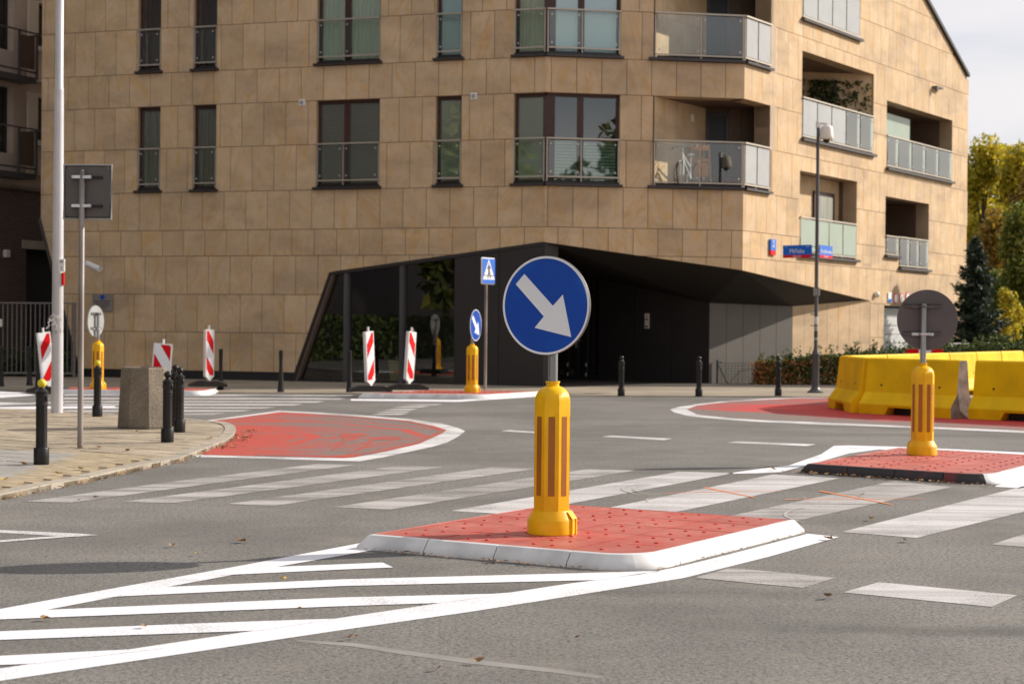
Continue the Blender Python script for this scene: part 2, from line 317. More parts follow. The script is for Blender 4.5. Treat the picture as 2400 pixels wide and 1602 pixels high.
M['leafdry'] = mat('dry_leaf', (.34, .19, .08), (.20, .10, .04), 20., rand=.3, isl=True, rough=.7)
M['leafyel'] = mat('yellow_leaf', (.55, .36, .08), (.30, .26, .05), 20., rand=.3, isl=True)
def brick_mat():
    m = bpy.data.materials.new('dark_brick'); m.use_nodes = True; n = m.node_tree; b = n.nodes['Principled BSDF']
    tc = nd(n, 'ShaderNodeTexCoord'); mp = nd(n, 'ShaderNodeMapping', inp={2: (R(90), 0, 0)}); n.links.new(tc.outputs['Object'], mp.inputs[0])
    br = nd(n, 'ShaderNodeTexBrick', inp={1: (.16, .10, .075, 1), 2: (.125, .078, .06, 1), 3: (.05, .036, .03, 1), 4: 1., 5: .012, 8: .25, 9: .075})
    n.links.new(mp.outputs[0], br.inputs[0]); n.links.new(br.outputs[0], b.inputs['Base Color']); return m
M['brick'] = brick_mat()

# ------------------------------------------------------------------ mesh helpers
WM = {}
def link(name, mesh, parent=None, world=None):
    o = bpy.data.objects.new(name, mesh); COL.objects.link(o)
    world = world or Matrix.Identity(4); WM[o.name] = world
    if parent:
        o.parent = parent; o.matrix_basis = WM[parent.name].inverted() @ world
    else: o.matrix_basis = world
    return o
def T(x, y, z=0., rz=0.): return Matrix.Translation((x, y, z)) @ Matrix.Rotation(rz, 4, 'Z')
def thing(name, label, cat, world=None, group=None):
    o = link(name, None, None, world); o['label'] = label; o['category'] = cat
    if group: o['group'] = group
    o.empty_display_size = .2
    return o
def tag(o, label, cat, group=None):
    o['label'] = label; o['category'] = cat
    if group: o['group'] = group
    return o
def struct(o): o['kind'] = 'structure'; return o
def stuff(o): o['kind'] = 'stuff'; return o
def copy_tree(o, world, label=None, group=None):
    c = o.copy(); COL.objects.link(c); c.matrix_basis = world; WM[c.name] = world
    if label: c['label'] = label
    if group: c['group'] = group
    def rec(src, dst):
        for ch in [x for x in bpy.data.objects if x.parent == src]:
            k = ch.copy(); COL.objects.link(k); k.parent = dst
            WM[k.name] = WM[dst.name] @ k.matrix_basis
            rec(ch, k)
    rec(o, c); return c

class MB:
    def __init__(s): s.v = []; s.f = []; s.m = []; s.sm = []
    def add(s, vs, fs, mi=0, sm=False):
        b = len(s.v); s.v += [tuple(v) for v in vs]
        for f in fs: s.f.append([b+i for i in f]); s.m.append(mi); s.sm.append(sm)
        return s
    def box(s, x0, x1, y0, y1, z0, z1, mi=0, mx=None):
        v = [(x, y, z) for z in (z0, z1) for y in (y0, y1) for x in (x0, x1)]
        if mx: v = [mx @ Vector(p) for p in v]
        return s.add(v, [(0, 2, 3, 1), (4, 5, 7, 6), (0, 1, 5, 4), (2, 6, 7, 3), (0, 4, 6, 2), (1, 3, 7, 5)], mi)
    def rbox(s, x0, x1, y0, y1, z0, z1, r=.01, mi=0, mx=None):   # box with chamfered vertical+top edges
        def ring(z, q): return [(x0+q+r, y0+q, z), (x1-q-r, y0+q, z), (x1-q, y0+q+r, z), (x1-q, y1-q-r, z), (x1-q-r, y1-q, z), (x0+q+r, y1-q, z), (x0+q, y1-q-r, z), (x0+q, y0+q+r, z)]
        rs = [ring(z0, 0), ring(z1-r, 0), ring(z1, r)]; v = [p for q in rs for p in q]
        if mx: v = [mx @ Vector(p) for p in v]
        f = [list(range(7, -1, -1)), list(range(16, 24))]
        for k in range(2):
            for i in range(8): j = (i+1) % 8; f.append((k*8+i, k*8+j, k*8+8+j, k*8+8+i))
        return s.add(v, f, mi)
    def lathe(s, prof, seg=24, c=(0, 0), mi=0, sm=True, ph=0., cap=True, mx=None):
        v = []; n = len(prof)
        for r, z in prof:
            for i in range(seg): a = ph+2*math.pi*i/seg; v.append((c[0]+r*math.cos(a), c[1]+r*math.sin(a), z))
        if mx: v = [mx @ Vector(p) for p in v]
        f = [(k*seg+i, k*seg+(i+1) % seg, (k+1)*seg+(i+1) % seg, (k+1)*seg+i) for k in range(n-1) for i in range(seg)]
        if cap: f += [tuple(range(seg-1, -1, -1)), tuple((n-1)*seg+i for i in range(seg))]
        return s.add(v, f, mi, sm)
    def tube(s, pts, r, seg=10, mi=0, sm=True, closed=False):
        pts = [Vector(p) for p in pts]; n = len(pts); v = []
        if not isinstance(r, (list, tuple)): r = [r]*n
        for k, p in enumerate(pts):
            if closed: d = pts[(k+1) % n]-pts[k-1]
            else: d = (pts[min(k+1, n-1)]-pts[max(k-1, 0)])
            d.normalize(); u = d.cross(Vector((0, 0, 1)))
            if u.length < .05: u = d.cross(Vector((0, 1, 0)))
            u.normalize(); w_ = d.cross(u)
            for i in range(seg): a = 2*math.pi*i/seg; v.append(p+r[k]*(math.cos(a)*u+math.sin(a)*w_))
        K = n if closed else n-1
        f = [(k*seg+i, k*seg+(i+1) % seg, ((k+1) % n)*seg+(i+1) % seg, ((k+1) % n)*seg+i) for k in range(K) for i in range(seg)]
        if not closed: f += [tuple(range(seg-1, -1, -1)), tuple((n-1)*seg+i for i in range(seg))]
        return s.add(v, f, mi, sm)
    def prism_xz(s, poly, y0, y1, mi=0, mside=None, mx=None):   # polygon in x,z extruded along y; front is y0
        n = len(poly); v = [(x, y0, z) for x, z in poly]+[(x, y1, z) for x, z in poly]
        if mx: v = [mx @ Vector(p) for p in v]
        s.add(v, [tuple(range(n)), tuple(range(2*n-1, n-1, -1))], mi)
        b = len(s.v)-2*n
        for i in range(n):
            j = (i+1) % n; s.f.append([b+i, b+n+i, b+n+j, b+j]); s.m.append(mi if mside is None else mside); s.sm.append(False)
        return s
    def prism_xy(s, poly, z0, z1, mi=0, mside=None):
        n = len(poly); v = [(x, y, z0) for x, y in poly]+[(x, y, z1) for x, y in poly]
        s.add(v, [tuple(range(n-1, -1, -1)), tuple(range(n, 2*n))], mi); b = len(s.v)-2*n
        for i in range(n):
            j = (i+1) % n; s.f.append([b+i, b+j, b+n+j, b+n+i]); s.m.append(mi if mside is None else mside); s.sm.append(False)
        return s
    def sheet(s, poly, z): return s.add([(x, y, z) for x, y in poly], [tuple(range(len(poly)))])
    def sphere(s, c, r, seg=16, rings=10, mi=0, sx=1, sy=1, sz=1):
        prof = [(r*math.sin(math.pi*k/rings), -r*math.cos(math.pi*k/rings)) for k in range(rings+1)]
        v = []; 
        for q, z in prof:
            for i in range(seg): a = 2*math.pi*i/seg; v.append((c[0]+sx*q*math.cos(a), c[1]+sy*q*math.sin(a), c[2]+sz*z))
        f = [(k*seg+i, k*seg+(i+1) % seg, (k+1)*seg+(i+1) % seg, (k+1)*seg+i) for k in range(rings) for i in range(seg)]
        return s.add(v, f, mi, True)
    def mesh(s, mats, name='mesh'):
        me = bpy.data.meshes.new(name); me.from_pydata(s.v, [], s.f)
        for m in (mats if isinstance(mats, (list, tuple)) else [mats]): me.materials.append(m)
        me.polygons.foreach_set('material_index', s.m); me.polygons.foreach_set('use_smooth', s.sm); me.update()
        if any(s.sm) and not all(s.sm) or any(s.sm): me.set_sharp_from_angle(angle=R(38))
        return me
    def obj(s, name, mats, parent=None, world=None): return link(name, s.mesh(mats, name), parent, world)

def area(p): return abs(sum(p[i][0]*p[(i+1) % len(p)][1]-p[(i+1) % len(p)][0]*p[i][1] for i in range(len(p))))/2
def clip(poly, a, b):
    out = []; n = len(poly)
    def sd_(p): return (b[0]-a[0])*(p[1]-a[1])-(b[1]-a[1])*(p[0]-a[0])
    for i in range(n):
        p, q = poly[i], poly[(i+1) % n]; sp, sq = sd_(p), sd_(q)
        if sp >= -1e-9: out.append(p)
        if (sp > 1e-9 and sq < -1e-9) or (sp < -1e-9 and sq > 1e-9):
            t = sp/(sp-sq); out.append((p[0]+t*(q[0]-p[0]), p[1]+t*(q[1]-p[1])))
    return out if len(out) > 2 and area(out) > 1e-4 else None
def subtract(polys, cv):
    if sum(cv[i][0]*cv[(i+1) % len(cv)][1]-cv[(i+1) % len(cv)][0]*cv[i][1] for i in range(len(cv))) < 0: cv = cv[::-1]
    res = []
    for P_ in polys:
        cur = P_
        for i in range(len(cv)):
            a, b = cv[i], cv[(i+1) % len(cv)]
            o = clip(cur, b, a)
            if o: res.append(o)
            cur = clip(cur, a, b)
            if not cur: break
    return res
def rect(x0, x1, z0, z1): return [(x0, z0), (x1, z0), (x1, z1), (x0, z1)]

# ------------------------------------------------------------------ ground, roads, painted surfaces
struct(MB().sheet([(-900, -400), (900, -400), (900, 1500), (-900, 1500)], -.03).obj('ground', M['ground']))
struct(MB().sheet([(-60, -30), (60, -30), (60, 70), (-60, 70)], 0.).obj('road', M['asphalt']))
def mark(name, pts, m='white_line', z=.004):
    z = z*.62
    return struct(MB().sheet(pts, z).obj(name, M[m]))
# front ghost island: two long arms and the bars between them
mark('edge_line', [(-2.567, 6.675), (-2.055, 7.224), (-0.804, 8.558), (-0.207, 9.192), (0.315, 9.760), (0.739, 10.158), (1.017, 10.540), (1.463, 11.275), (2.037, 12.262), (2.219, 12.089), (1.584, 10.991), (0.967, 10.018), (0.300, 9.296), (-0.197, 8.766), (-0.771, 8.211), (-1.984, 6.975), (-2.486, 6.465)])
mark('edge_line', [(-2.980, 7.842), (-2.484, 8.725), (-2.067, 9.481), (-1.571, 10.352), (-0.907, 11.609), (-0.840, 11.169), (-1.370, 10.302), (-1.831, 9.487), (-2.259, 8.703), (-2.402, 8.437), (-2.872, 7.559)])
mark('hatch_bar', [(-1.513, 10.238), (-1.373, 10.320), (-0.986, 10.465), (-0.751, 10.559), (-0.676, 10.349), (-0.964, 10.239), (-1.548, 9.989), (-1.645, 9.931)], z=.006)
mark('hatch_bar', [(-1.934, 9.382), (-1.833, 9.496), (-0.927, 9.844), (0.531, 10.215), (0.860, 10.308), (0.499, 9.911), (-0.903, 9.594), (-1.998, 9.155), (-2.087, 9.078)], z=.006)
mark('hatch_bar', [(-2.327, 8.605), (-2.260, 8.703), (-0.864, 9.188), (-0.091, 9.361), (0.102, 9.463), (-0.351, 9.034), (-0.837, 8.902), (-2.395, 8.413), (-2.577, 8.354), (-2.626, 8.511)], z=.006)
mark('hatch_bar', [(-2.827, 7.937), (-2.302, 8.088), (-1.385, 8.372), (-0.936, 8.495), (-0.821, 8.526), (-1.138, 8.173), (-1.709, 8.019), (-2.240, 7.871), (-2.752, 7.728)], z=.006)
mark('hatch_bar', [(-2.624, 7.368), (-2.132, 7.493), (-1.628, 7.668), (-1.477, 7.711), (-1.945, 7.327), (-2.075, 7.293), (-2.550, 7.161)], z=.006)
mark('give_way_mark', [(-4.064, 12.217), (-3.246, 11.992), (-2.847, 11.876), (-2.725, 11.812), (-2.831, 11.694), (-2.921, 11.720), (-3.386, 11.882), (-4.014, 12.066)], 'white_thin')
mark('give_way_mark', [(-2.952, 11.732), (-2.732, 11.797), (-3.019, 11.561), (-3.238, 11.362), (-3.660, 11.003), (-3.701, 11.128), (-3.269, 11.473)], 'white_thin', .006)
# near crossing
for m_, p in (('zebra', [(-3.792, 13.952), (-3.415, 13.920), (-2.665, 15.602), (-1.560, 17.918), (-1.950, 18.016), (-3.005, 15.823)]), ('zebra', [(-3.042, 14.023), (-2.620, 13.964), (-0.665, 17.756), (-1.110, 17.894)]),
    ('zebra', [(-2.210, 13.918), (-1.826, 13.820), (0.234, 17.636), (-0.192, 17.784)]), ('zebra', [(-1.359, 13.765), (-0.916, 13.612), (1.220, 17.551), (0.752, 17.670)]),
    ('zebra_pale', [(-0.453, 13.559), (0.012, 13.338), (2.173, 17.376), (1.643, 17.469)]), ('zebra_pale', [(0.457, 13.332), (0.947, 13.078), (3.099, 16.870), (2.525, 17.240)]),
    ('zebra', [(1.366, 12.914), (1.821, 12.649), (3.946, 16.032), (3.550, 16.611)]), ('zebra_pale', [(2.287, 12.384), (2.742, 12.081), (4.990, 15.363), (4.786, 16.425)]),
    ('zebra', [(3.159, 11.748), (3.602, 11.410), (5.401, 14.315), (5.232, 15.006)]), ('zebra', [(1.039, 10.045), (1.292, 10.484), (1.837, 10.097), (1.589, 9.687)]),
    ('zebra_pale', [(1.776, 9.537), (2.049, 9.937), (2.694, 9.493), (2.448, 9.082)])):
    mark('crosswalk_stripe', p, m_)
# lane dashes
for p in ([(-0.143, 24.015), (-0.018, 24.233), (0.574, 23.645), (0.512, 23.354)], [(1.159, 22.953), (1.293, 23.189), (2.038, 22.689), (1.908, 22.371)], [(2.645, 21.982), (2.794, 22.249), (3.711, 21.813), (3.542, 21.478)]):
    mark('lane_dash', p, 'white_thin')
# red painted nose by the kerb, with its white outline
mark('white_outline', [(-4.566, 25.115), (-4.292, 26.566), (-3.989, 27.988), (-3.794, 29.093), (-3.128, 28.642), (-2.457, 28.004), (-1.545, 26.873), (-1.006, 25.721), (-0.742, 24.678), (-0.615, 23.892), (-0.667, 22.768), (-0.772, 21.497), (-0.917, 20.714), (-1.087, 20.051), (-1.331, 19.099), (-1.554, 18.406), (-1.730, 18.455), (-2.200, 18.562), (-2.660, 18.685), (-3.306, 18.818)], 'white_thin')
mark('red_surfacing', [(-4.400, 25.367), (-3.924, 27.529), (-3.667, 28.595), (-3.068, 28.094), (-2.410, 27.467), (-1.513, 26.331), (-1.053, 24.943), (-0.866, 24.049), (-0.906, 23.183), (-1.087, 21.241), (-1.383, 19.902), (-1.659, 18.945), (-1.765, 18.834), (-2.705, 19.000), (-3.288, 19.101)], 'redL', .008)
mark('white_outline', [(2.729, 30.842), (2.963, 31.790), (3.492, 33.221), (3.969, 34.270), (5.158, 36.026), (5.965, 36.933), (6.762, 37.300), (8.000, 37.273), (11.740, 35.176), (8.008, 23.979), (7.084, 24.742), (5.545, 25.812), (4.425, 26.470), (3.847, 26.843), (3.206, 27.657), (2.820, 28.562), (2.704, 29.763)], 'white_thin')
mark('red_surfacing', [(3.025, 30.869), (3.367, 32.476), (4.187, 34.318), (5.087, 35.525), (5.870, 36.339), (6.660, 36.740), (7.875, 36.691), (11.533, 34.556), (8.192, 24.530), (7.223, 25.231), (5.656, 26.333), (4.526, 27.080), (3.931, 27.432), (3.419, 28.005), (3.025, 29.157)], 'redR', .008)
mark('red_surfacing', [(-2.747, 19.299), (-1.791, 19.103), (-1.405, 20.217), (-1.106, 21.608), (-0.954, 23.838), (-1.108, 24.723), (-1.486, 25.867), (-1.511, 26.284), (-1.051, 24.912), (-0.866, 24.049), (-0.906, 23.183), (-1.088, 21.256), (-1.384, 19.915), (-1.660, 18.958), (-1.767, 18.846), (-2.706, 19.012)], 'redF', .0105)
mark('red_surfacing', [(-2.407, 27.429), (-1.511, 26.295), (-1.493, 25.981), (-2.381, 27.137), (-3.030, 27.749), (-3.063, 28.054)], 'redF', .0105)
mark('red_surfacing', [(-2.228, 22.981), (-1.884, 23.125), (-1.824, 22.594), (-2.042, 22.215), (-1.969, 21.094), (-1.983, 19.932), (-2.006, 19.928), (-2.013, 21.242), (-2.089, 22.208)], 'redF', .0105)
mark('red_surfacing', [(-1.709, 22.350), (-1.405, 22.692), (-1.361, 21.979), (-1.649, 21.773), (-1.654, 20.687), (-1.748, 19.428), (-1.784, 19.424), (-1.713, 20.678), (-1.722, 21.844)], 'redF', .0105)
# far crossing and far lines
for p in ([(-8.733, 34.958), (-3.160, 35.976), (-3.186, 35.308), (-8.554, 34.245)], [(-8.335, 33.370), (-3.160, 34.303), (-3.235, 33.644), (-8.164, 32.684)], [(-7.994, 32.007), (-3.408, 32.837), (-3.505, 32.226), (-7.841, 31.392)],
    [(-7.692, 30.799), (-3.665, 31.623), (-3.758, 31.022), (-7.542, 30.198)], [(-7.412, 29.679), (-3.984, 30.382), (-4.105, 29.788), (-7.265, 29.091)], [(-7.145, 28.610), (-4.234, 29.214), (-4.354, 28.634), (-6.988, 27.983)], [(-5.926, 27.690), (-4.483, 28.157), (-4.603, 27.669), (-5.816, 27.178)]):
    mark('crosswalk_stripe', p, 'zebra_pale')
for p in ([(-1.897, 31.411), (-1.624, 31.917), (-1.213, 32.110), (-1.344, 31.595)], [(-2.047, 30.520), (-1.871, 30.980), (-1.418, 31.240), (-1.561, 30.684)], [(-2.131, 29.569), (-1.955, 30.002), (-1.565, 30.205), (-1.685, 29.657)], [(-2.182, 28.766), (-2.035, 29.112), (-1.623, 29.310), (-1.708, 28.857)], [(-2.207, 28.037), (-2.084, 28.362), (-1.625, 28.617), (-1.731, 28.126)]):
    mark('crosswalk_stripe', p, 'zebra_pale')
mark('edge_line', [(-3.048, 33.965), (-1.043, 34.020), (-0.407, 35.000), (0.445, 36.527), (1.261, 37.513), (1.245, 37.040), (0.437, 35.837), (-0.317, 34.384), (-0.975, 33.109), (-2.979, 33.197)])
mark('edge_line', [(-12.406, 37.235), (-10.295, 36.057), (-9.784, 35.601), (-9.135, 34.404), (-9.251, 33.664), (-9.427, 33.018), (-10.535, 31.625)])
mark('edge_line', [(-10.259, 30.796), (-8.896, 31.162), (-8.413, 31.022), (-7.883, 31.560), (-7.782, 31.158), (-8.260, 30.459), (-8.582, 30.062), (-9.846, 29.557)], 'white_thin')
mark('edge_line', [(-9.651, 28.974), (-8.389, 29.385), (-8.031, 29.615), (-6.682, 30.214), (-6.515, 29.457), (-7.572, 28.939), (-8.066, 28.255), (-9.197, 27.612)], 'white_line', .006)
mark('edge_line', [(2.068, 17.264), (2.432, 17.821), (2.864, 18.422), (3.484, 20.104), (3.884, 21.563), (4.091, 21.677), (4.623, 21.512), (5.293, 21.116), (6.722, 20.119), (6.543, 19.582), (5.110, 20.383), (4.310, 20.984), (3.829, 20.285), (3.108, 18.565), (2.643, 17.532), (2.367, 17.348)], z=.004)
mark('edge_line', [(4.347, 16.116), (5.160, 17.713), (6.959, 20.833), (7.324, 20.464), (5.158, 16.876), (4.539, 15.966)])
M['seam'] = mat('pale_tar_seam', (.27, .255, .235), (.20, .19, .175), 3., lo=.4, hi=.6, rough=.9)
mark('tar_seam', [(-0.954, 7.949), (-0.684, 7.888), (-0.429, 7.703), (-0.131, 7.511), (0.187, 7.338), (0.389, 7.186), (0.353, 7.132), (0.168, 7.256), (-0.147, 7.415), (-0.442, 7.612), (-0.686, 7.803), (-0.929, 7.896)], 'seam', .0022)
M['tyre'] = paint_mat('tyre_scuff', (.27, .255, .24), wear=.05, speck=.0, under=(.42, .40, .385))
def arc(cx, cy, rad, a0, a1, w_):
    n = 14; o = []; i_ = []
    for k in range(n+1):
        a = R(a0+(a1-a0)*k/n); ww = w_*math.sin(math.pi*min(1, .12+k/n*.8)); o.append((cx+(rad+ww)*math.cos(a), cy+(rad+ww)*math.sin(a))); i_.append((cx+(rad-ww)*math.cos(a), cy+(rad-ww)*math.sin(a)))
    return o+i_[::-1]
for c_, rad, a0, a1, w_ in (((0.856, 14.771), .62, 120, 205, .013), ((0.906, 14.888), .66, 125, 200, .009), ((1.815, 15.443), .85, 130, 215, .014), ((1.859, 15.448), .80, 130, 210, .010), ((1.599, 14.481), .5, 100, 190, .011), ((3.156, 13.326), 1.1, 140, 200, .012)):
    mark('tyre_scuff', arc(c_[0], c_[1], rad, a0, a1, w_), 'tyre', .0095)
def stroke(a, b, w_):
    a, b = Vector(a), Vector(b); d = (b-a).normalized(); n = Vector((-d.y, d.x))*w_; return [tuple(a-n*.5), tuple(b-n*.3), tuple(b+n*.3), tuple(a+n*.5)]
for a, b, w_ in (((1.461, 15.210), (1.933, 15.415), .025), ((1.933, 15.415), (2.332, 15.455), .025), ((1.703, 15.735), (2.026, 14.832), .035), ((2.249, 14.667), (3.420, 14.870), .028), ((2.676, 15.490), (3.057, 14.345), .04), ((1.309, 15.118), (1.461, 15.210), .02)):
    mark('spray_mark', stroke(a, b, w_), 'orange', .009)
# far pavement in front of the building, soil bed
struct(MB().prism_xy([(-30, 36.5), (-10.4, 36.28), (-5.1, 36.2), (1., 36.3), (5.3, 36.8), (14, 37.0), (40, 37.5), (40, 60), (-30, 60)], -.02, .02).obj('far_pavement', M['far_pave']))
struct(MB().sheet([(0.822, 41.617), (4.721, 42.541), (7.722, 42.608), (11.349, 43.285), (13.5, 46.2), (7, 46.6), (5.2, 45.6), (1.3, 47.4)], .026).obj('soil_bed', M['soil']))

# ------------------------------------------------------------------ near left pavement, kerb stones, slabs
KZ = .05
EDGE = [(-4.637, 12.041), (-4.007, 14.055), (-3.936, 14.417), (-3.856, 15.030), (-3.706, 15.663), (-3.598, 16.486), (-3.510, 17.187), (-3.429, 17.673), (-3.343, 18.073), (-3.334, 19.159), (-3.329, 20.028), (-3.331, 20.752), (-3.361, 21.445), (-3.429, 22.180), (-3.542, 23.054), (-3.639, 23.608), (-3.753, 24.086), (-3.951, 24.676), (-4.250, 25.014), (-4.553, 25.340), (-4.905, 25.796), (-5.415, 26.182), (-6.076, 26.617), (-7.095, 27.672), (-7.989, 27.986), (-10.145, 28.424)]
LEFTX = -14.
pave_poly = EDGE+[(LEFTX, EDGE[-1][1]), (LEFTX, EDGE[0][1])]
pav = struct(MB().prism_xy(pave_poly, -.02, KZ-.012).obj('pavement', M['sand']))
WM[pav.name] = Matrix.Identity(4)
def poly_len(pts):
    L_ = [0]
    for a, b in zip(pts, pts[1:]): L_.append(L_[-1]+math.dist(a, b))
    return L_
def at_len(pts, L_, s):
    for i in range(len(pts)-1):
        if s <= L_[i+1]: t = (s-L_[i])/max(1e-9, L_[i+1]-L_[i]); return Vector((pts[i][0]+t*(pts[i+1][0]-pts[i][0]), pts[i][1]+t*(pts[i+1][1]-pts[i][1])))
    return Vector(pts[-1])
L_ = poly_len(EDGE); KW = .14
s_ = 0.
while s_ < L_[-1]-.2:
    ln = .95 if s_ < 7.0 or s_ > 13.5 else .5
    e = min(s_+ln, L_[-1]); k = 4; outer = [at_len(EDGE, L_, s_+.006+(e-s_-.012)*i/k) for i in range(k+1)]; inner = []
    for i in range(k+1):
        s0 = s_+(e-s_)*i/k; d = (at_len(EDGE, L_, min(s0+.15, L_[-1]))-at_len(EDGE, L_, max(s0-.15, 0))).normalized(); inner.append(outer[i]+Vector((-d.y, d.x))*KW)
    mb = MB(); dz = random.uniform(-.003, .003)
    for i in range(k): mb.prism_xy([outer[i], outer[i+1], inner[i+1], inner[i]], -.01, KZ+.004+dz)
    mb.obj('kerb_stone', M['kerbstone'], pav); s_ = e
def inside(p, poly):
    c = False; n = len(poly)
    for i in range(n):
        a, b = poly[i], poly[i-1]
        if (a[1] > p[1]) != (b[1] > p[1]) and p[0] < (b[0]-a[0])*(p[1]-a[1])/(b[1]-a[1])+a[0]: c = not c
    return c
# inner pavement outline = kerb inner line
inn = []
for i, p in enumerate(EDGE):
    d = (Vector(EDGE[min(i+1, len(EDGE)-1)])-Vector(EDGE[max(i-1, 0)])).normalized(); inn.append(tuple(Vector(p)+Vector((-d.y, d.x))*(KW+.012)))
inn_poly = inn+[(LEFTX, inn[-1][1]), (LEFTX, inn[0][1])]
SETT = [(-4.499, 11.683), (-3.883, 13.618), (-3.743, 14.453), (-3.510, 15.892), (-3.348, 16.985), (-3.329, 17.415), (-3.655, 17.998), (-4.055, 18.552), (-4.249, 18.527), (-4.363, 17.909), (-4.319, 15.940), (-4.579, 15.290), (-5.458, 14.168)]
ax = R(-34); ex = Vector((math.cos(ax), math.sin(ax))); ey = Vector((-ex.y, ex.x))
slabs = []; sett_mb = MB(); joined = MB()
def cell(c0, w_, h_, g): return [tuple(c0+ex*g+ey*g), tuple(c0+ex*(w_-g)+ey*g), tuple(c0+ex*(w_-g)+ey*(h_-g)), tuple(c0+ex*g+ey*(h_-g))]
def visible(p): return 12 < p[1] < 32 and -.30*p[1]-.3 < p[0] < 0
SW, SH = .5, .35
for iy in range(-10, 110):
    for ix in range(-60, 60):
        c0 = Vector((-5, 20))+ex*(ix*SW+(iy % 2)*SW*.5)+ey*((iy-40)*SH); q = cell(c0, SW, SH, .011); ctr = c0+ex*SW/2+ey*SH/2
        if not visible(ctr) or not any(inside(p, inn_poly) for p in q) or inside(ctr, SETT): continue
        # trim to the kerb: keep the corners that lie inside, walk back the others
        P_ = []
        for i in range(4):
            a, b = q[i], q[(i+1) % 4]; ia, ib = inside(a, inn_poly), inside(b, inn_poly)
            if ia: P_.append(a)
            if ia != ib:
                lo, hi = (a, b) if ia else (b, a)
                for _ in range(8):
                    m_ = ((lo[0]+hi[0])/2, (lo[1]+hi[1])/2)
                    if inside(m_, inn_poly): lo = m_
                    else: hi = m_
                P_.append(lo)
        if len(P_) > 2 and area(P_) > .004: slabs.append((ctr.length, P_, ctr))
slabs.sort(key=lambda t: t[0])
for k, (d_, P_, ctr) in enumerate(slabs):
    dz = random.uniform(-.003, .003)
    if k < 290:
        gs = M['grey_slab'] if (ctr.x+ .9*(ctr.y-17.5) < -3.9 and ctr.y < 21.5) else M['slab']
        mb = MB(); mb.prism_xy(P_, KZ-.02, KZ+dz); mb.obj('paving_slab', gs, pav)
    else: joined.prism_xy(P_, KZ-.02, KZ+dz)
if joined.v: stuff(joined.obj('far_paving_slabs', M['slab_i'], pav))
def in_gap(c):
    v = c-Vector((-5, 20)); iy = math.floor(v.dot(ey)/SH)+40; ix = math.floor((v.dot(ex)-(iy % 2)*SW*.5)/SW)
    return inside(Vector((-5, 20))+ex*(ix*SW+(iy % 2)*SW*.5+SW/2)+ey*((iy-40)*SH+SH/2), SETT)
for iy in range(-90, 90):
    for ix in range(-60, 60):
        c0 = Vector((-4.5, 17.5))+ex*(ix*.2+(iy % 2)*.1)+ey*(iy*.1); q = cell(c0, .2, .1, .0025)
        if any(in_gap(p_) for p_ in (c0+ex*.1+ey*.05, c0+ey*.01, c0+ex*.2+ey*.01, c0+ey*.09, c0+ex*.2+ey*.09)) and all(inside(p, inn_poly) for p in q) and visible(c0): sett_mb.prism_xy(q, KZ-.02, KZ-.003+random.uniform(-.001, .001))
stuff(sett_mb.obj('paving_blocks', M['sett'], pav))

# ------------------------------------------------------------------ the stone apartment building
P0, P1, P2, P3 = Vector((-12.1482, 46.1200)), Vector((0.7283, 41.5500)), Vector((5.4421, 42.4400)), Vector((14.2383, 56.2300))
LL, LM, LR = 13.6634, 4.7971, 16.3566
def frame(o, d): return T(o.x, o.y, 0, math.atan2(d.y, d.x))     # x along the facade, y into the building, z up
dL, dM, dR = (P1-P0).normalized(), (P2-P1).normalized(), (P3-P2).normalized()
FL, FM, FR = frame(P0, dL), frame(P1, dM), frame(P2, dR)
bld = thing('apartment_building', 'tall beige sandstone clad apartment building with a folded facade and dark cut-away entrance corner', 'building', T(P1.x, P1.y))
LV = [.23, 1.19, 2.13, 3.08, 3.72, 4.67, 5.77, 6.83, 7.66, 8.78, 9.83, 10.66, 11.76, 12.83, 13.6]
TOP = 13.6
OPL = [rect(2.83, 3.49, 4.67, 6.83), rect(4.41, 5.07, 4.67, 6.83), rect(7.80, 9.48, 4.67, 6.83), rect(10.92, 11.58, 4.67, 6.83), rect(12.88, LL+.5, 4.67, 6.83)]
OPL += [[(x, 7.66 if z < 5 else 9.83) for x, z in r] for r in OPL]
OPM = [rect(-.5, 1.78, 4.67, 6.83), rect(-.5, 1.78, 7.66, 9.83), rect(2.57, LM+.5, 4.67, 6.83), rect(2.57, LM+.5, 7.66, 9.83)]
OPR = [rect(-.5, 1.48, 4.67, 6.83), rect(-.5, 1.48, 7.66, 9.83), rect(3.34, 7.23, 9.17, 11.3), rect(3.38, 8.30, 6.15, 8.43), rect(3.31, 7.15, 3.21, 5.40),
       rect(9.30, 14.86, 5.88, 7.83), rect(9.28, 12.85, 3.43, 5.15), rect(10.35, 12.85, 3.12, 3.431)]
CUTL = [[(-.3, 4.065), (0., 4.065), (1.19, .23), (1.19, -.2), (-.3, -.2)], [(7.27, -.1), (7.33, .23), (8.2755, 2.681), (LL+.3, 3.365+.04), (LL+.3, -.1)]]
CUTM = [[(-.3, 3.365+.036), (LM+.3, 2.783-.036), (LM+.3, -.2), (-.3, -.2)]]
CUTR = [[(-.3, 2.783+.021), (8.22, 2.2), (8.22, -.2), (-.3, -.2)], rect(9.26, 12.4, -.2, 2.094)]
GAB = [(8.2, TOP+.5), (7.85, 13.12), (12.233, 11.104), (16.169, 9.304), (18, 8.45), (18, TOP+.5)]
OPALL = {'L': OPL+CUTL, 'M': OPM+CUTM, 'R': OPR+CUTR+[GAB]}
PH = {'L': {0: .10, 1: .97-.6, 2: .08, 3: 1.17-.6, 4: 1.1, 5: 1.27, 6: .38, 7: .79, 8: .39, 9: 1.28},
      'M': {4: .67, 3: .32, 5: 1.93, 6: 2.29, 7: 1.93, 2: .3, 8: 2.29}, 'R': {}}
parts = []; cache = {}
GAP = .0065
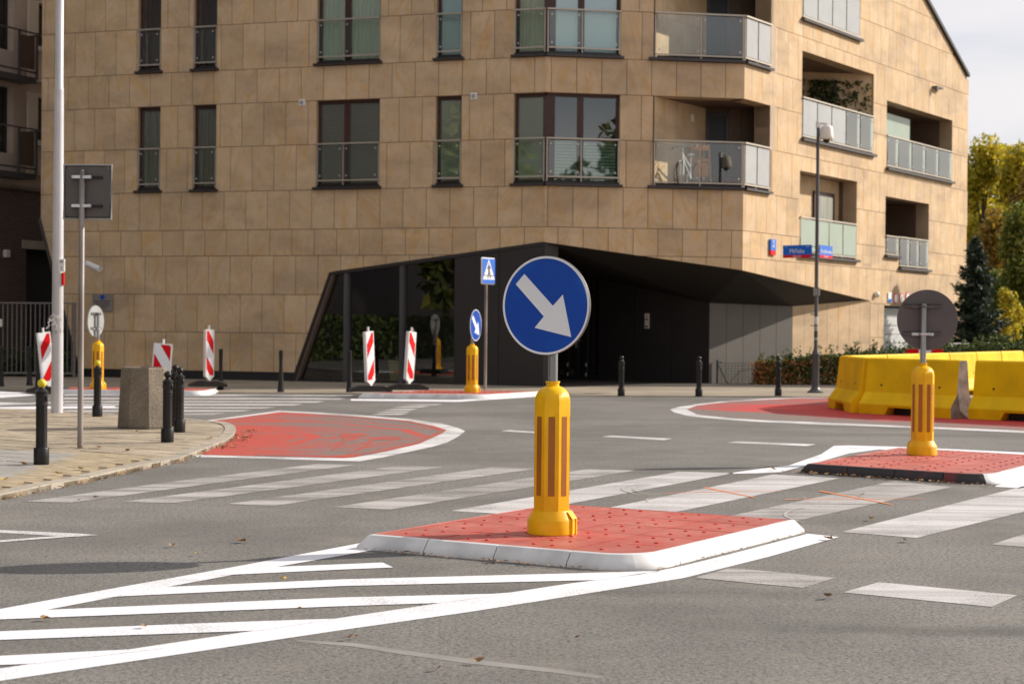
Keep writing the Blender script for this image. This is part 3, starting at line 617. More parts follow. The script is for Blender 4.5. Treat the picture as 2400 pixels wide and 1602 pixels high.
for fn, F_, W_, ops in (('L', FL, LL, OPALL['L']), ('M', FM, LM, OPALL['M']), ('R', FR, LR, OPALL['R'])):
    # backing wall
    wall = [rect(0, W_, 0, TOP)]
    for c in ops: wall = subtract(wall, c)
    mb = MB()
    for p in wall: mb.prism_xz(p, .032, .40, 0, 1)
    mb.obj('wall', [M['joint'], M['reveal']], bld, F_)
    for k in range(len(LV)-1):
        z0, z1 = LV[k], LV[k+1]; ph = PH[fn].get(k, .3*(k % 2)+.12); x = ph-.6*math.ceil(ph/.6)
        while x < W_:
            a, b = max(x, 0), min(x+.6, W_)
            if b-a > .06:
                r = rect(a+GAP*(a > 0), b-GAP*(b < W_), z0+GAP, z1-GAP); ps = [r]
                for c in ops: ps = subtract(ps, c)
                ps = [p for p in ps if area(p) > .004]
                if ps: parts.append((fn, F_, a+GAP, z0+GAP, ps, len(ps) == 1 and ps[0] is r, z1))
            x += .6
def rank(p):
    fn, F_, x, z, ps, full, z1 = p; c = F_ @ Vector((x, 0, z)); a = sum(area(q) for q in ps)
    if z > 9.2*c.y/44: return 0
    d = {'L': dL, 'M': dM, 'R': dR}[fn]; return a/c.y**2*abs(d.x*c.y-d.y*c.x)/c.y
parts.sort(key=rank, reverse=True)
jn = {'L': MB(), 'M': MB(), 'R': MB()}
for k, (fn, F_, x, z, ps, full, z1) in enumerate(parts):
    if k < 296:
        loc = [[(px-x, pz-z) for px, pz in p] for p in ps]
        key = (round(loc[0][1][0], 3), round(loc[0][2][1], 3)) if full else None
        me = cache.get(key) if key else None
        if me is None:
            mb = MB()
            for p in loc: mb.prism_xz(p, 0, .030)
            me = mb.mesh(M['stone'], 'stone_panel')
            if key: cache[key] = me
        link('stone_panel', me, bld, F_ @ Matrix.Translation((x, random.uniform(-.0015, .0015), z)))
    else:
        for p in ps: jn[fn].prism_xz(p, 0, .030)
for fn, F_ in (('L', FL), ('M', FM), ('R', FR)):
    if jn[fn].v: stuff(jn[fn].obj('far_stone_panels', M['stone_i'], bld, F_))
# rest of the body: back, left flank, roof, inner shell behind the windows
def W3(F_, x, y, z): return F_ @ Vector((x, y, z))
bl = W3(FL, 0, 11, 0); br = W3(FR, LR, 12, 0)
plan = [(W3(FL, .06, .42, 0)[0], W3(FL, .06, .42, 0)[1])]
mb = MB(); a = W3(FL, .0, .4, 0); b = W3(FR, 16.1, .35, 0)
mb.prism_xy([(a.x, a.y), (a.x+.25, a.y), (bl.x+.25, bl.y), (bl.x, bl.y)], 4.07, TOP)
mb.prism_xy([(bl.x, bl.y), (bl.x+.3, bl.y-.2), (br.x, br.y-.3), (br.x, br.y)], 0, 9.0)
mb.prism_xy([(b.x-.3, b.y), (b.x, b.y), (br.x, br.y), (br.x-.3, br.y)], 0, 9.2)
mb.obj('rear_wall', M['reveal'], bld)
iL, iM = W3(FL, 0, .45, 0), W3(FM, 0, .5, 0)
mb = MB(); A_ = W3(FL, .2, .42, 0); B_ = W3(FM, .05, .42, 0); C_ = W3(FM, LM-.1, .45, 0); D_ = W3(FR, 7.9, .45, 0)
mb.prism_xy([(A_.x, A_.y), (B_.x, B_.y), (C_.x, C_.y), (D_.x, D_.y), (br.x-6, br.y), (bl.x, bl.y)], TOP, TOP+.2)
# lean roof following the gable
r0, r1 = W3(FR, 7.85, 0.4, 13.12), W3(FR, 16.17, 0.4, 9.30); q0, q1 = W3(FR, 7.85, 13, 13.12), W3(FR, 16.17, 13, 9.30)
mb.add([r0, r1, q1, q0], [(0, 1, 2, 3)]); mb.obj('roof', M['sill'], bld)
mb = MB(); mb.prism_xz([(7.8, 13.17), (12.2, 11.15), (16.20, 9.32), (16.22, 9.41), (12.24, 11.25), (7.84, 13.28)], -.09, .45); mb.obj('roof_edge', M['sill'], bld, FR)
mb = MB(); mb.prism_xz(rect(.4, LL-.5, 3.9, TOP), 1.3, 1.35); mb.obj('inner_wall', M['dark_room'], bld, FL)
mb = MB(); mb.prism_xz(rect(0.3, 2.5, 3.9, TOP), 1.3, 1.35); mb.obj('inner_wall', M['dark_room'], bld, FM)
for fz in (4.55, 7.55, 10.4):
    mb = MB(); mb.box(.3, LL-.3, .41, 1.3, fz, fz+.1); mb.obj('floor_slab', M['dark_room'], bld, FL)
mb = MB(); mb.box(1.13, 7.27, .012, .42, -.0, .225); mb.obj('plinth', M['plinth'], bld, FL)
# dark metal edge of the slanted corner on the left, stone reveal of the storefront cut
mb = MB(); mb.prism_xz([(-.05, 4.08), (.0, 4.08), (1.19, .22), (1.25, .0), (1.17, 0), (-.06, 4.0)], -.02, .5); mb.obj('corner_edge', M['sill'], bld, FL)
mb = MB(); mb.prism_xz([(7.27, -.0), (8.27, 2.69), (8.32, 2.66), (7.33, -.0)], .0, .45); mb.obj('cut_reveal', M['brownclad'], bld, FL)

# windows -----------------------------------------------------------------
def window(F_, x0, x1, z0, z1, mull=(), curtain=None, cz=None, left=True, right=True, glass='glass', cy=.22):
    fy, fd, w_ = .13, .07, .065
    mb = MB(); mb.box(x0, x1, fy, fy+fd, z1-.075, z1); mb.box(x0, x1, fy, fy+fd, z0+.06, z0+.15)
    if left: mb.box(x0, x0+w_, fy-.002, fy+fd, z0+.06, z1)
    if right: mb.box(x1-w_, x1, fy-.002, fy+fd, z0+.06, z1)
    edges = [x0+(w_ if left else 0)]
    for m_, mw in mull: mb.box(m_-mw/2, m_+mw/2, fy-.003, fy+fd, z0+.15, z1-.075); edges += [m_-mw/2, m_+mw/2]
    edges.append(x1-(w_ if right else 0))
    wd = mb.obj('window', M['frame'], bld, F_)
    cs = curtain if isinstance(curtain, list) else [curtain]*(len(edges)//2)
    for i in range(0, len(edges), 2):
        p = MB(); p.box(edges[i], edges[i+1], fy+.03, fy+.036, z0+.15, z1-.075); p.obj('pane', M[glass], wd, F_)
        c = cs[i//2]
        if c:
            c, top = c if isinstance(c, tuple) else (c, 1.)
            zt = z0+.16+(z1-z0-.25)*top; p = MB()
            if 'cur' in c:   # gathered cloth
                n = max(6, int((edges[i+1]-edges[i])/.035)); v = []; 
                for j in range(n+1):
                    x = edges[i]+(edges[i+1]-edges[i])*j/n; y = fy+.085+.018*math.sin(j*2.1)+.008*math.sin(j*.9+x)
                    v += [(x, y, z0+.15), (x, y, zt)]
                p.add(v, [(2*j, 2*j+2, 2*j+3, 2*j+1) for j in range(n)], 0, True)
            else: p.box(edges[i]+.004, edges[i+1]-.004, fy+.06, fy+.066, z0+.17, zt)
            p.obj('curtain' if 'cur' in c else 'blind', M[c], wd, F_)
    return wd
def sill(F_, x0, x1, z, e0=.06, e1=.06, d=.09, h=.055, name='sill'):
    mb = MB(); mb.box(x0-e0, x1+e1, -d, .13, z+.005, z+.005+h); mb.obj(name, M['sill'], bld, F_)
    mb = MB(); mb.box(x0, x1, .06, .2, z+.06, z+.13); mb.obj('sill_board', M['frame_dark'], bld, F_)
CLAMP = MB().lathe([(.0, -.02), (.02, -.018), (.022, 0), (.016, .006)], 10, mx=Matrix.Rotation(R(-90), 4, 'X') @ Matrix.Scale(-1, 4, (0, 0, 1))).mesh(M['fix'], 'clamp')
def balustrade(F_, x0, x1, z0, z1, posts, y=-.012, glass='glass_b', pane_gap=.05, rail=.045, e0=True, e1=True, fill=None, low=None):
    # steel frame; glass panels held by round clamps
    mb = MB(); mb.box(x0-.01, x1+.01, y-.04, y+.045, z1-.035, z1)
    b = mb.obj('balustrade', M['steel'], bld, F_)
    mb = MB(); mb.box(x0, x1, y-.012, y+.02, z0, z0+.035); mb.obj('bottom_rail', M['steel'], b, F_)
    xs = ([x0+.015] if e0 else [x0])+list(posts)+([x1-.015] if e1 else [x1])
    for i, x in enumerate(xs):
        if (i == 0 and not e0) or (i == len(xs)-1 and not e1): continue
        mb = MB(); mb.box(x-.014, x+.014, y+.012, y+.05, z0-.09, z1-.036); mb.obj('post', M['steel'], b, F_)
    for i in range(len(xs)-1):
        a, c = xs[i]+pane_gap*.6, xs[i+1]-pane_gap*.6
        g = fill[i] if fill else glass
        p = MB(); p.box(a, c, y-.006, y+.006, z0+.05, z1-.055); gp = p.obj('glass_panel', M[g], b, F_)
        for fx in (a+.055, c-.055):
            for fz in (z0+.13, z1-.14): link('clamp', CLAMP, b, F_ @ Matrix.Translation((fx, y-.004, fz)))
    return b
for up in (0, 1):
    zz = 4.67+2.99*up; zt = 6.83+3.0*up
    if up: cfg = [None, None, ['cur_green', 'cur_green'], 'blind_blue', ['cur_cream']]; cfgM = ['blind_blue', 'blind_blue']
    else: cfg = ['cur_grey', 'cur_lace', ['blind_grey', 'blind_grey'], ['blind_light'], ['blind_light']]; cfgM = [('blind_teal', .48), ('blind_teal', .46)]
    for i, (x0, x1) in enumerate(((2.83, 3.49), (4.41, 5.07), (7.80, 9.48), (10.92, 11.58))):
        mull = [(x0+.255 if up else x0+.24, .04)] if i < 2 and up else ([(8.56, .15)] if i == 2 else [])
        cc_ = cfg[i] if not (i < 2 and up) else None
        window(FL, x0, x1, zz, zt, mull, cc_); sill(FL, x0, x1, zz)
        balustrade(FL, x0+.01, x1-.01, zz+.2, zz+1.12, [x0+.72] if i == 2 else [])
    window(FL, 12.88, LL-.05, zz, zt, [], cfg[4], right=False); sill(FL, 12.88, LL, zz, e1=.0)
    window(FM, .05, 1.78, zz, zt, [(.12, .26), (.86, .14)], [None]+cfgM, left=False); sill(FM, 0, 1.78, zz, e0=.0)
    balustrade(FL, 12.88, LL-.02, zz+.2, zz+1.12, [], e1=True); balustrade(FM, .03, 1.77, zz+.2, zz+1.12, [.86])
# corner loggias ------------------------------------------------------------
def pt(F_, x, y): q = F_ @ Vector((x, y, 0)); return (q.x, q.y)
DP = 2.7
o_ = Vector(pt(FM, 2.57, .41)); A0 = Vector(pt(FM, 2.57, 0.0)); bk = A0+dR*DP; nin = Vector((-dR.y, dR.x))
e0_ = Vector(pt(FR, 1.48, 0)); e1_ = e0_+nin*.42; e2_ = e1_+dR*2.0; bk2 = Vector(pt(FR, 3.1, .5))
for up in (0, 1):
    z0, z1 = 4.67+2.99*up, 6.83+3.0*up
    # left wall of stone tiles that faces right
    Fw = T(A0.x, A0.y, 0, math.atan2(dR.y, dR.x))
    mb = MB(); mb.box(.03, DP, .0, .1, z0, z1); 
    wl = MB(); n = 5
    Fi = Fw
    wl.box(.035, DP, -.002, .2, z0-.1, z1+.05); wl.obj('loggia_wall', M['joint'], bld, Fw)
    for i in range(n):
        a = .04+(DP-.04)*i/n; b_ = .04+(DP-.04)*(i+1)/n
        for (za, zb) in ((z0-.02, z0+1.08), (z0+1.08, z1)):
            t = MB(); t.box(a+.004, b_-.004, -.03, -.004, za+.004, zb-.004); t.obj('loggia_tile', M['stone'], bld, Fw)
    # back wall, door, end pillar
    bd = (Vector(pt(FR, 3.6, .3))-bk).normalized(); Fb = T(bk.x, bk.y, 0, math.atan2(dM.y, dM.x))
    mb = MB(); mb.box(-.05, .02, .0, .1, z0, z1); mb.box(.62, 1.70, .0, .1, z0, z1); mb.box(0, .62, 0.06, .1, z0, z1); mb.obj('loggia_back_wall', M['brownwall'], bld, Fb)
    for gx in (.95, 1.4): t = MB(); t.box(gx-.006, gx+.006, -.003, .0, z0, z1); t.obj('wall_joint', M['black'], bld, Fb)
    d = MB(); d.box(.03, .10, -.02, .06, z0, z0+2.05); d.box(.54, .61, -.02, .06, z0, z0+2.05); d.box(.10, .54, -.02, .06, z0+1.97, z0+2.05); d.box(.10, .54, -.02, .06, z0, z0+.12)
    dd = d.obj('balcony_door', M['frame_dark'], bld, Fb); g = MB(); g.box(.10, .54, .01, .016, z0+.12, z0+1.97); g.obj('door_pane', M['black'], dd, Fb)
    mb = MB(); mb.prism_xy([tuple(e0_), (e0_.x+dR.x*.3, e0_.y+dR.y*.3), tuple(e1_+dR*.3), tuple(e1_)], z0-.02, z1+.02); mb.obj('loggia_pillar', M['reveal'], bld)
    mb = MB(); mb.prism_xy([tuple(e1_), tuple(e1_+dR*.3), tuple(e2_), tuple(e2_-nin*.1)], z0, z1); mb.obj('loggia_side_wall', M['brownwall'], bld)
    pl_ = [pt(FM, 2.45, .04), pt(FM, LM-.03, .035), pt(FR, 1.55, .035), tuple(e2_+nin*.2), tuple(bk+nin*.3), tuple(bk-dM*.3)]
    mb = MB(); mb.prism_xy(pl_, z0-.12, z0-.003); mb.obj('loggia_floor', M['reveal'], bld)
    mb = MB(); mb.prism_xy(pl_, z1+.002, z1+.12); mb.obj('loggia_ceiling', M['brownclad'], bld)
    sill(FM, 2.57, LM, z0, e0=.12, e1=.0, d=.10, h=.06, name='balcony_edge'); mb = MB(); mb.box(-.0, 1.50, -.10, .1, z0+.006, z0+.064); mb.obj('balcony_edge', M['sill'], bld, FR)
    balustrade(FM, 2.60, LM-.02, z0+.13, z0+1.14, [3.73], glass='glass_b', e0=True)
    balustrade(FR, .02, 1.46, z0+.13, z0+1.14, [.72], fill=['frost', 'frost'])
t = thing('wall_lamp', 'small white lamp under the balcony ceiling of the corner loggia', 'lamp', T(*(A0+dR*1.9-nin*.06), 6.5)); MB().box(-.04, .04, -.04, .04, -.09, .09).obj('lamp_body', M['cream'], t, WM[t.name])
# recessed loggias on the sunny right facade ----------------------------------
def loggia(x0, x1, z0, z1, depth, wall='brownclad', back='stone_i', step=None):
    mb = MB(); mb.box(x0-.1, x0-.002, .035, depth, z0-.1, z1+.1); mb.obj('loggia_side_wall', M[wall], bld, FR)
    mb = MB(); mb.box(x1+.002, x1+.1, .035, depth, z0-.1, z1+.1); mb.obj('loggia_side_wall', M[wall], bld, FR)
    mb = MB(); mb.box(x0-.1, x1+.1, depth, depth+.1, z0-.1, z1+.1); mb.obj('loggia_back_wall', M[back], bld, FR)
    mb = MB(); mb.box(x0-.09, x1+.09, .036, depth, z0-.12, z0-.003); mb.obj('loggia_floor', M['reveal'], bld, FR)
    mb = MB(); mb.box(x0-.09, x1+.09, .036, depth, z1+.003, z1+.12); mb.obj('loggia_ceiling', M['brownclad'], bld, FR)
def edge(x0, x1, z): mb = MB(); mb.box(x0-.05, x1+.07, -.10, .1, z+.006, z+.075); mb.obj('balcony_edge', M['sill'], bld, FR)
loggia(3.34, 7.23, 9.17, 11.3, 1.6); edge(3.34, 7.23, 9.17); balustrade(FR, 3.36, 7.2, 9.28, 10.35, [4.32, 5.28, 6.24], fill=['frost']*4)
loggia(3.38, 8.30, 6.15, 8.43, 1.9); edge(3.38, 8.30, 6.15); balustrade(FR, 3.40, 8.28, 6.27, 7.27, [4.35, 5.30, 6.28, 7.28], fill=['frost', 'frost', 'frost', 'glass_g', 'glass_g'])
loggia(3.31, 7.15, 3.21, 5.40, .52); edge(3.31, 7.15, 3.21); balustrade(FR, 3.33, 7.12, 3.33, 4.25, [5.2, 6.15], fill=['frost_g', 'frost_g', 'frost_g'])
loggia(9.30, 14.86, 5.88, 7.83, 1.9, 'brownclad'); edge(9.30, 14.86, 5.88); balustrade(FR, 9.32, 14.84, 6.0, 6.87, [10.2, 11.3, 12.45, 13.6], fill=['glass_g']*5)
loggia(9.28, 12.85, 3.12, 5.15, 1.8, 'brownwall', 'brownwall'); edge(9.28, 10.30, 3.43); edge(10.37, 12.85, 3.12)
balustrade(FR, 9.30, 10.33, 3.52, 4.06, [], fill=['glass_g']); balustrade(FR, 10.38, 12.83, 3.23, 4.07, [11.2, 12.0], fill=['glass_g']*3)
mb = MB(); mb.box(9.35, 9.52, .5, .7, 5.9, 7.8); mb.box(9.42, 9.56, .3, .42, 3.45, 5.1); mb.obj('loggia_frame', M['frame'], bld, FR)
p = MB(); p.box(9.75, 12.3, .42, .44, 5.9, 7.62); p.obj('loggia_screen', M['frost_g'], bld, FR)
# balcony door and window in the middle loggia
d = MB(); d.box(5.35, 6.72, .46, .512, 3.25, 5.05); dd = d.obj('balcony_door', M['frame'], bld, FR); g = MB(); g.box(5.52, 6.55, .44, .458, 3.4, 4.93); g.obj('door_pane', M['cur_grey'], dd, FR)
for k in range(20): MB().box(3.32, 4.25, .47, .51, 3.25+k*.107, 3.25+k*.107+.085).obj('slat', M['brownclad'], bld, FR)
# soffit and dark entrance -----------------------------------------------------
zA, zB, zC = 3.365, 2.783, 2.208
Aq, Bq, Cq = P1, P2, P2+dR*8.22
En = (5.070, 2.041); Fn = (1.185, 2.883)
eE = Vector(((4.986, 2.041))); 
Ex, Ez = (4.918, 2.032); Fx, Fz = 1.15, (1.185, 2.905)[1]
Cx = P2+dR*4.54+Vector((-dR.y, dR.x))*.7; Dz = (7.951, 1.996)[1]
ptsF = [(Aq.x, Aq.y, zA), (Bq.x, Bq.y, zB), (Ex, 44.8, Ez), (Fx, 47.2, Fz), (Cq.x, Cq.y, zC), (Cx.x, Cx.y, Dz)]
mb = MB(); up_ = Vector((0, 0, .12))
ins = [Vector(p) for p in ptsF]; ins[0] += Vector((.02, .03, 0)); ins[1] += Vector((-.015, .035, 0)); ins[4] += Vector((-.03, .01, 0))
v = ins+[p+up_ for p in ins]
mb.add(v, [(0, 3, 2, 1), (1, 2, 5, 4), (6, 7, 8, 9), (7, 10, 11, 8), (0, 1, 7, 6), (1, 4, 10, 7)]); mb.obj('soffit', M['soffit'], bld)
def vwall(name, a, b, za, zb, m_, th=.12, z0=0.0, panels=0):
    a, b = Vector(a), Vector(b); L_ = (b-a).length; F_ = frame(a, (b-a).normalized()); mb = MB()
    if panels:
        base = MB(); base.prism_xz([(0, z0), (L_, z0), (L_, zb+.2), (0, za+.2)], .012, th); base.obj(name, M['black'], bld, F_)
        for i in range(panels):
            t0, t1 = i/panels, (i+1)/panels; q = MB(); q.prism_xz([(L_*t0+.006, z0), (L_*t1-.006, z0), (L_*t1-.006, za+(zb-za)*t1+.19), (L_*t0+.006, za+(zb-za)*t0+.19)], 0, .01); q.obj('wall_panel', M[m_], bld, F_)
    else: mb.prism_xz([(0, z0), (L_, z0), (L_, zb+.2), (0, za+.2)], 0, th); mb.obj(name, M[m_], bld, F_)
    return F_
FD = frame(Vector((1.15, 47.2)), (Vector((4.93, 44.8))-Vector((1.15, 47.2))).normalized())
DL = (Vector((4.93, 44.8))-Vector((1.15, 47.2))).length
vwall('entrance_wall', tuple(Vector((1.15, 47.2)).lerp(Vector((4.93, 44.8)), .29)), (4.93, 44.8), Fz+(Ez-Fz)*.29, Ez, 'darkpanel', panels=3)
vwall('side_wall', (4.93, 44.8), (Cx.x, Cx.y), Ez, Dz, 'greypanel', panels=5)
low_end = P2+dR*8.26
vwall('lower_wall', (Cx.x, Cx.y), (low_end.x, low_end.y), Dz, zC, 'stone_i', panels=7)
vwall('return_wall', (P1.x, P1.y+.02), (P1.x+.33, P1.y+.25), zA-.1, zA-.15, 'darkpanel')
vwall('return_wall', (1.03, 41.82), (1.15, 47.2), zA-.2, Fz, 'plinth')
# glazed entrance door
ds = DL*.29
mb = MB(); ft = lambda x: Fz+(Ez-Fz)*x/DL
for x, w_ in ((.02, .07), (.28, .06), (.36, .06), (.60, .045), (.655, .045), (.93, .06), (1.12, .05)): mb.box(x, x+w_, -.03, .05, 0.02, ft(x)+.1)
mb.box(0, ds, -.031, .05, .02, .16); mb.box(0, ds, -.031, .05, 2.28, 2.36)
dr = mb.obj('entrance_door', M['frame_dark'], bld, FD)
mb = MB(); mb.box(.04, 1.15, .0, .008, .16, 2.75); mb.obj('pane', M['glass_dark'], dr, FD)
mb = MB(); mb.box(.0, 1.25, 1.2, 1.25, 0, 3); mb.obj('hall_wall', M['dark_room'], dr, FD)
mb = MB(); mb.tube([(.67, -.08, .86), (.67, -.08, 1.12)], .012, 8); mb.tube([(.67, -.04, 1.06), (.67, -.09, 1.06), (.80, -.09, 1.05)], .012, 8); mb.obj('handle', M['fix'], dr, FD)
for hx, hz in ((.40, .42), (.40, .17), (.96, .42), (.96, .17), (.96, 2.05), (.96, 2.2)): MB().lathe([(.014, hz-.05), (.02, hz-.03), (.02, hz+.03), (.014, hz+.05)], 8, c=(hx, -.05)).obj('hinge', M['fix'], dr, FD)
# storefront set in the slanted cut of the left facade
ztop = lambda x: 2.681+(x-8.2755)*(3.365-2.681)/(LL-8.2755)
mb = MB(); mb.prism_xz([(7.30, .0), (11.44, .0), (11.44, ztop(11.44)), (8.2755, 2.681)], .16, .168); sf = mb.obj('storefront', M['glass_dark'], bld, FL)
mb = MB(); mb.prism_xz([(8.26, 2.69), (LL, 3.375), (LL, 3.29), (8.24, 2.61)], -.012, .25); mb.prism_xz([(7.27, 0), (8.26, 2.66), (8.19, 2.68), (7.22, .1)], -.02, .04); mb.obj('storefront_head', M['darkpanel'], bld, FL)
for a, w_ in ((8.56, .10), (10.02, .10)):
    mb = MB(); mb.prism_xz([(a, .02), (a+w_, .02), (a+w_, ztop(a+w_)-.06), (a, ztop(a)-.06)], .02, .2); mb.obj('mullion', M['lampgrey'], sf, FL)
mb = MB(); mb.box(7.30, 11.44, .05, .2, .0, .07); mb.obj('bottom_frame', M['frame_dark'], sf, FL)
mb = MB(); mb.prism_xz([(11.44, 0), (12.55, 0), (12.55, ztop(12.55)-.08), (11.44, ztop(11.44)-.08)], .0, .2); mb.obj('wall_panel', M['darkpanel'], bld, FL)
mb = MB(); mb.prism_xz([(12.56, 0), (LL-.0, 0), (LL-.0, ztop(LL)-.08), (12.56, ztop(12.56)-.08)], .0, .2); mb.obj('wall_panel', M['darkpanel'], bld, FL)
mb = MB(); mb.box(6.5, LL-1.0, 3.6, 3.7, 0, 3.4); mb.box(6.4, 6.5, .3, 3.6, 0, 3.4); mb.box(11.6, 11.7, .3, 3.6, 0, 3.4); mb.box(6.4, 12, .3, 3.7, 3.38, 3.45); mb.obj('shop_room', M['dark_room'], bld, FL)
# garage door on the right
gd = MB()
for k in range(8): gd.box(9.28, 12.38, .30, .34, .04+k*.25, .04+k*.25+.235)
gd.obj('garage_door', M['roller'], bld, FR); mb = MB(); mb.box(9.26, 12.4, .345, .4, 0, 2.09); mb.obj('garage_back', M['black'], bld, FR)

# ------------------------------------------------------------------ small things fixed to the building
def on_wall(F_, x, z, y=0.): return F_ @ Matrix.Translation((x, y, z))
def text_mesh(s, size, mats, spacing=1., ext=.002, sx=1.):
    c = bpy.data.curves.new('t', 'FONT'); c.body = s; c.size = size; c.align_x = 'CENTER'; c.align_y = 'CENTER'; c.extrude = ext; c.resolution_u = 2; c.space_character = spacing
    o = bpy.data.objects.new('t', c); me = bpy.data.meshes.new_from_object(o); bpy.data.objects.remove(o); bpy.data.curves.remove(c)
    me.transform(Matrix.Diagonal((sx, 1, 1, 1)))
    me.transform(Matrix.Rotation(R(90), 4, 'X')); me.materials.clear(); me.materials.append(mats); me.name = 'lettering'; return me
def plate(t, x0, x1, z0, z1, m_, y=-.02, th=.018, name='plate'): return MB().rbox(x0, x1, z0, z1, -y-th/2, -y+th/2, .004, 0, mx=Matrix.Rotation(R(90), 4, 'X')).obj(name, M[m_], t, WM[t.name])
for i, (x, z, lab) in enumerate((((7.416, 6.791)+('small white square ventilation grille on the stone beside the wide left window',)), ((11.883, 6.794)+('small white square ventilation grille beside the narrow window nearer the corner',)))):
    t = thing('vent_grille', lab, 'vent', on_wall(FL, x, z), 'ventilation grilles on the stone facade')
    mb = MB(); mb.rbox(-.08, .08, -.08, .08, 0, .03, .012, mx=Matrix.Rotation(R(90), 4, 'X')); mb.obj('cover', M['white_box'], t, WM[t.name])
    mb = MB()
    for k in range(5): hw = math.sqrt(max(.0, .055**2-((k-2)*.021)**2)); mb.box(-hw, hw, -.034, -.0295, (k-2)*.021-.004, (k-2)*.021+.004)
    mb.obj('slot', M['black'], t, WM[t.name])
t = thing('security_camera', 'white bullet security camera on the stone wall above the grey plaque', 'camera', on_wall(FL, *(1.802, 2.777)))
rot = Matrix.Rotation(R(-90-18), 4, 'Y'); mb = MB(); mxc = Matrix.Translation((-.05, -.30, .05)) @ Matrix.Rotation(R(112), 4, 'Y') @ Matrix.Scale(1.25, 4) @ Matrix.Rotation(R(0), 4, 'Z')
mb.lathe([(.0, -.17), (.05, -.165), (.062, -.13), (.062, .15), (.066, .155), (.066, .17), (.05, .172), (.048, .15), (0, .149)], 16, mx=mxc, cap=False); mb.obj('housing', M['white_box'], t, WM[t.name])
mb = MB(); mb.tube([(0, 0, -.02), (0, -.12, -.03), (-.03, -.28, .0), (-.06, -.30, .03)], .022, 8); mb.lathe([(.05, 0), (.05, .03)], 12, mx=Matrix.Translation((0, -.002, -.02)) @ Matrix.Rotation(R(90), 4, 'X')); mb.obj('bracket', M['white_box'], t, WM[t.name])
M['plaque'] = mat('brushed_plaque', (.26, .22, .20), (.22, .19, .17), 3., rough=.5)
t = thing('wall_plaque', 'grey plaque with a blue emblem and lines of lettering on the stone wall', 'plaque', on_wall(FL, *(1.865, 1.911)))
plate(t, -.29, .29, -.22, .22, 'plaque', -.02, .02); mb = MB(); mb.lathe([(.065, 0), (.065, .006)], 20, mx=Matrix.Translation((0, -.031, .14)) @ Matrix.Rotation(R(90), 4, 'X')); mb.obj('emblem', M['blue'], t, WM[t.name])
mb = MB()
for k, hw in enumerate((.24, .20, .22, .13)):
    x = -hw
    while x < hw: w_ = random.uniform(.02, .06); mb.box(x, min(x+w_, hw), -.0315, -.029, .035-k*.055-.012, .035-k*.055+.012); x += w_+.012
mb.obj('lettering', M['plinth'], t, WM[t.name])
t = thing('intercom', 'small steel intercom panel on the dark entrance wall', 'intercom', on_wall(FD, ((3.450, 1.574)[0]-1.15)/math.cos(R(32.4)), (3.458, 1.575)[1], -.02))
plate(t, -.062, .062, -.19, .19, 'cream', -.0, .03); MB().box(-.035, .035, -.025, -.018, .02, .06).box(-.04, .04, -.025, -.018, -.16, -.12).lathe([(.018, 0), (.018, .01)], 10, mx=Matrix.Translation((0, -.015, .12)) @ Matrix.Rotation(R(90), 4, 'X')).obj('button_panel', M['black'], t, WM[t.name])
t = thing('house_number_plate', 'small blue and red house number plate on the sunny stone wall', 'number plate', on_wall(FR, *(1.629, 3.387)))
plate(t, -.155, .155, -.07, .20, 'blue_l', -.03, .05); plate(t, -.154, .154, -.185, -.072, 'red', -.03, .05)
link('numeral', text_mesh('2', .24, M['white'], ext=.003), t, WM[t.name] @ Matrix.Translation((0, -.058, .08)))
t = thing('parking_sign', 'small white and blue rectangular sign above the garage opening', 'sign', on_wall(FR, *(9.631, 2.316))); plate(t, -.13, .13, -.14, .14, 'white', -.02, .02); plate(t, -.12, .12, -.13, -.04, 'blue_l', -.035, .01, 'band')
for (x, z), lab in (((10.120, 2.301), 'round white sign next to the parking sign above the garage'), ((10.581, 2.309), 'second round white sign, nearer the garage middle'), ((11.084, 2.343), 'third round white sign half hidden behind the grey sign disc')):
    t = thing('round_sign', lab, 'sign', on_wall(FR, x, z), 'round signs above the garage')
    MB().lathe([(.15, 0), (.15, .02)], 24, mx=Matrix.Rotation(R(90), 4, 'X')).obj('rim', M['red'], t, WM[t.name]); MB().lathe([(.125, 0), (.125, .026)], 24, mx=Matrix.Rotation(R(90), 4, 'X')).obj('face', M['white'], t, WM[t.name])
t = thing('wall_light', 'small round lamp on the sunny wall beside the overhang tip', 'lamp', on_wall(FR, *(8.532, 2.378))); MB().sphere((0, -.06, 0), .09, 14, 8).obj('globe', M['cream'], t, WM[t.name]); MB().lathe([(.06, 0), (.06, .05)], 12, mx=Matrix.Rotation(R(90), 4, 'X')).obj('bracket', M['frame_dark'], t, WM[t.name])
t = thing('wall_bracket', 'small metal bracket high on the sunny gable wall', 'bracket', on_wall(FR, *(13.241, 8.616))); MB().box(-.25, .3, -.16, -.0, 0, .05).box(-.25, -.15, -.16, -.1, -.12, .0).obj('arm', M['lampgrey'], t, WM[t.name])
# roof antenna with climbing plant
a_ = FR @ Vector((14.0, .6, 10.2)); t = thing('roof_antenna', 'thin metal antenna mast on the sloping roof edge', 'antenna', T(a_.x, a_.y, a_.z))
MB().tube([(0, 0, -.2), (0, 0, 1.15)], .03, 6).tube([(-.55, 0, 1.05), (.05, 0, 1.12)], .02, 6).obj('mast', M['lampgrey'], t, WM[t.name])

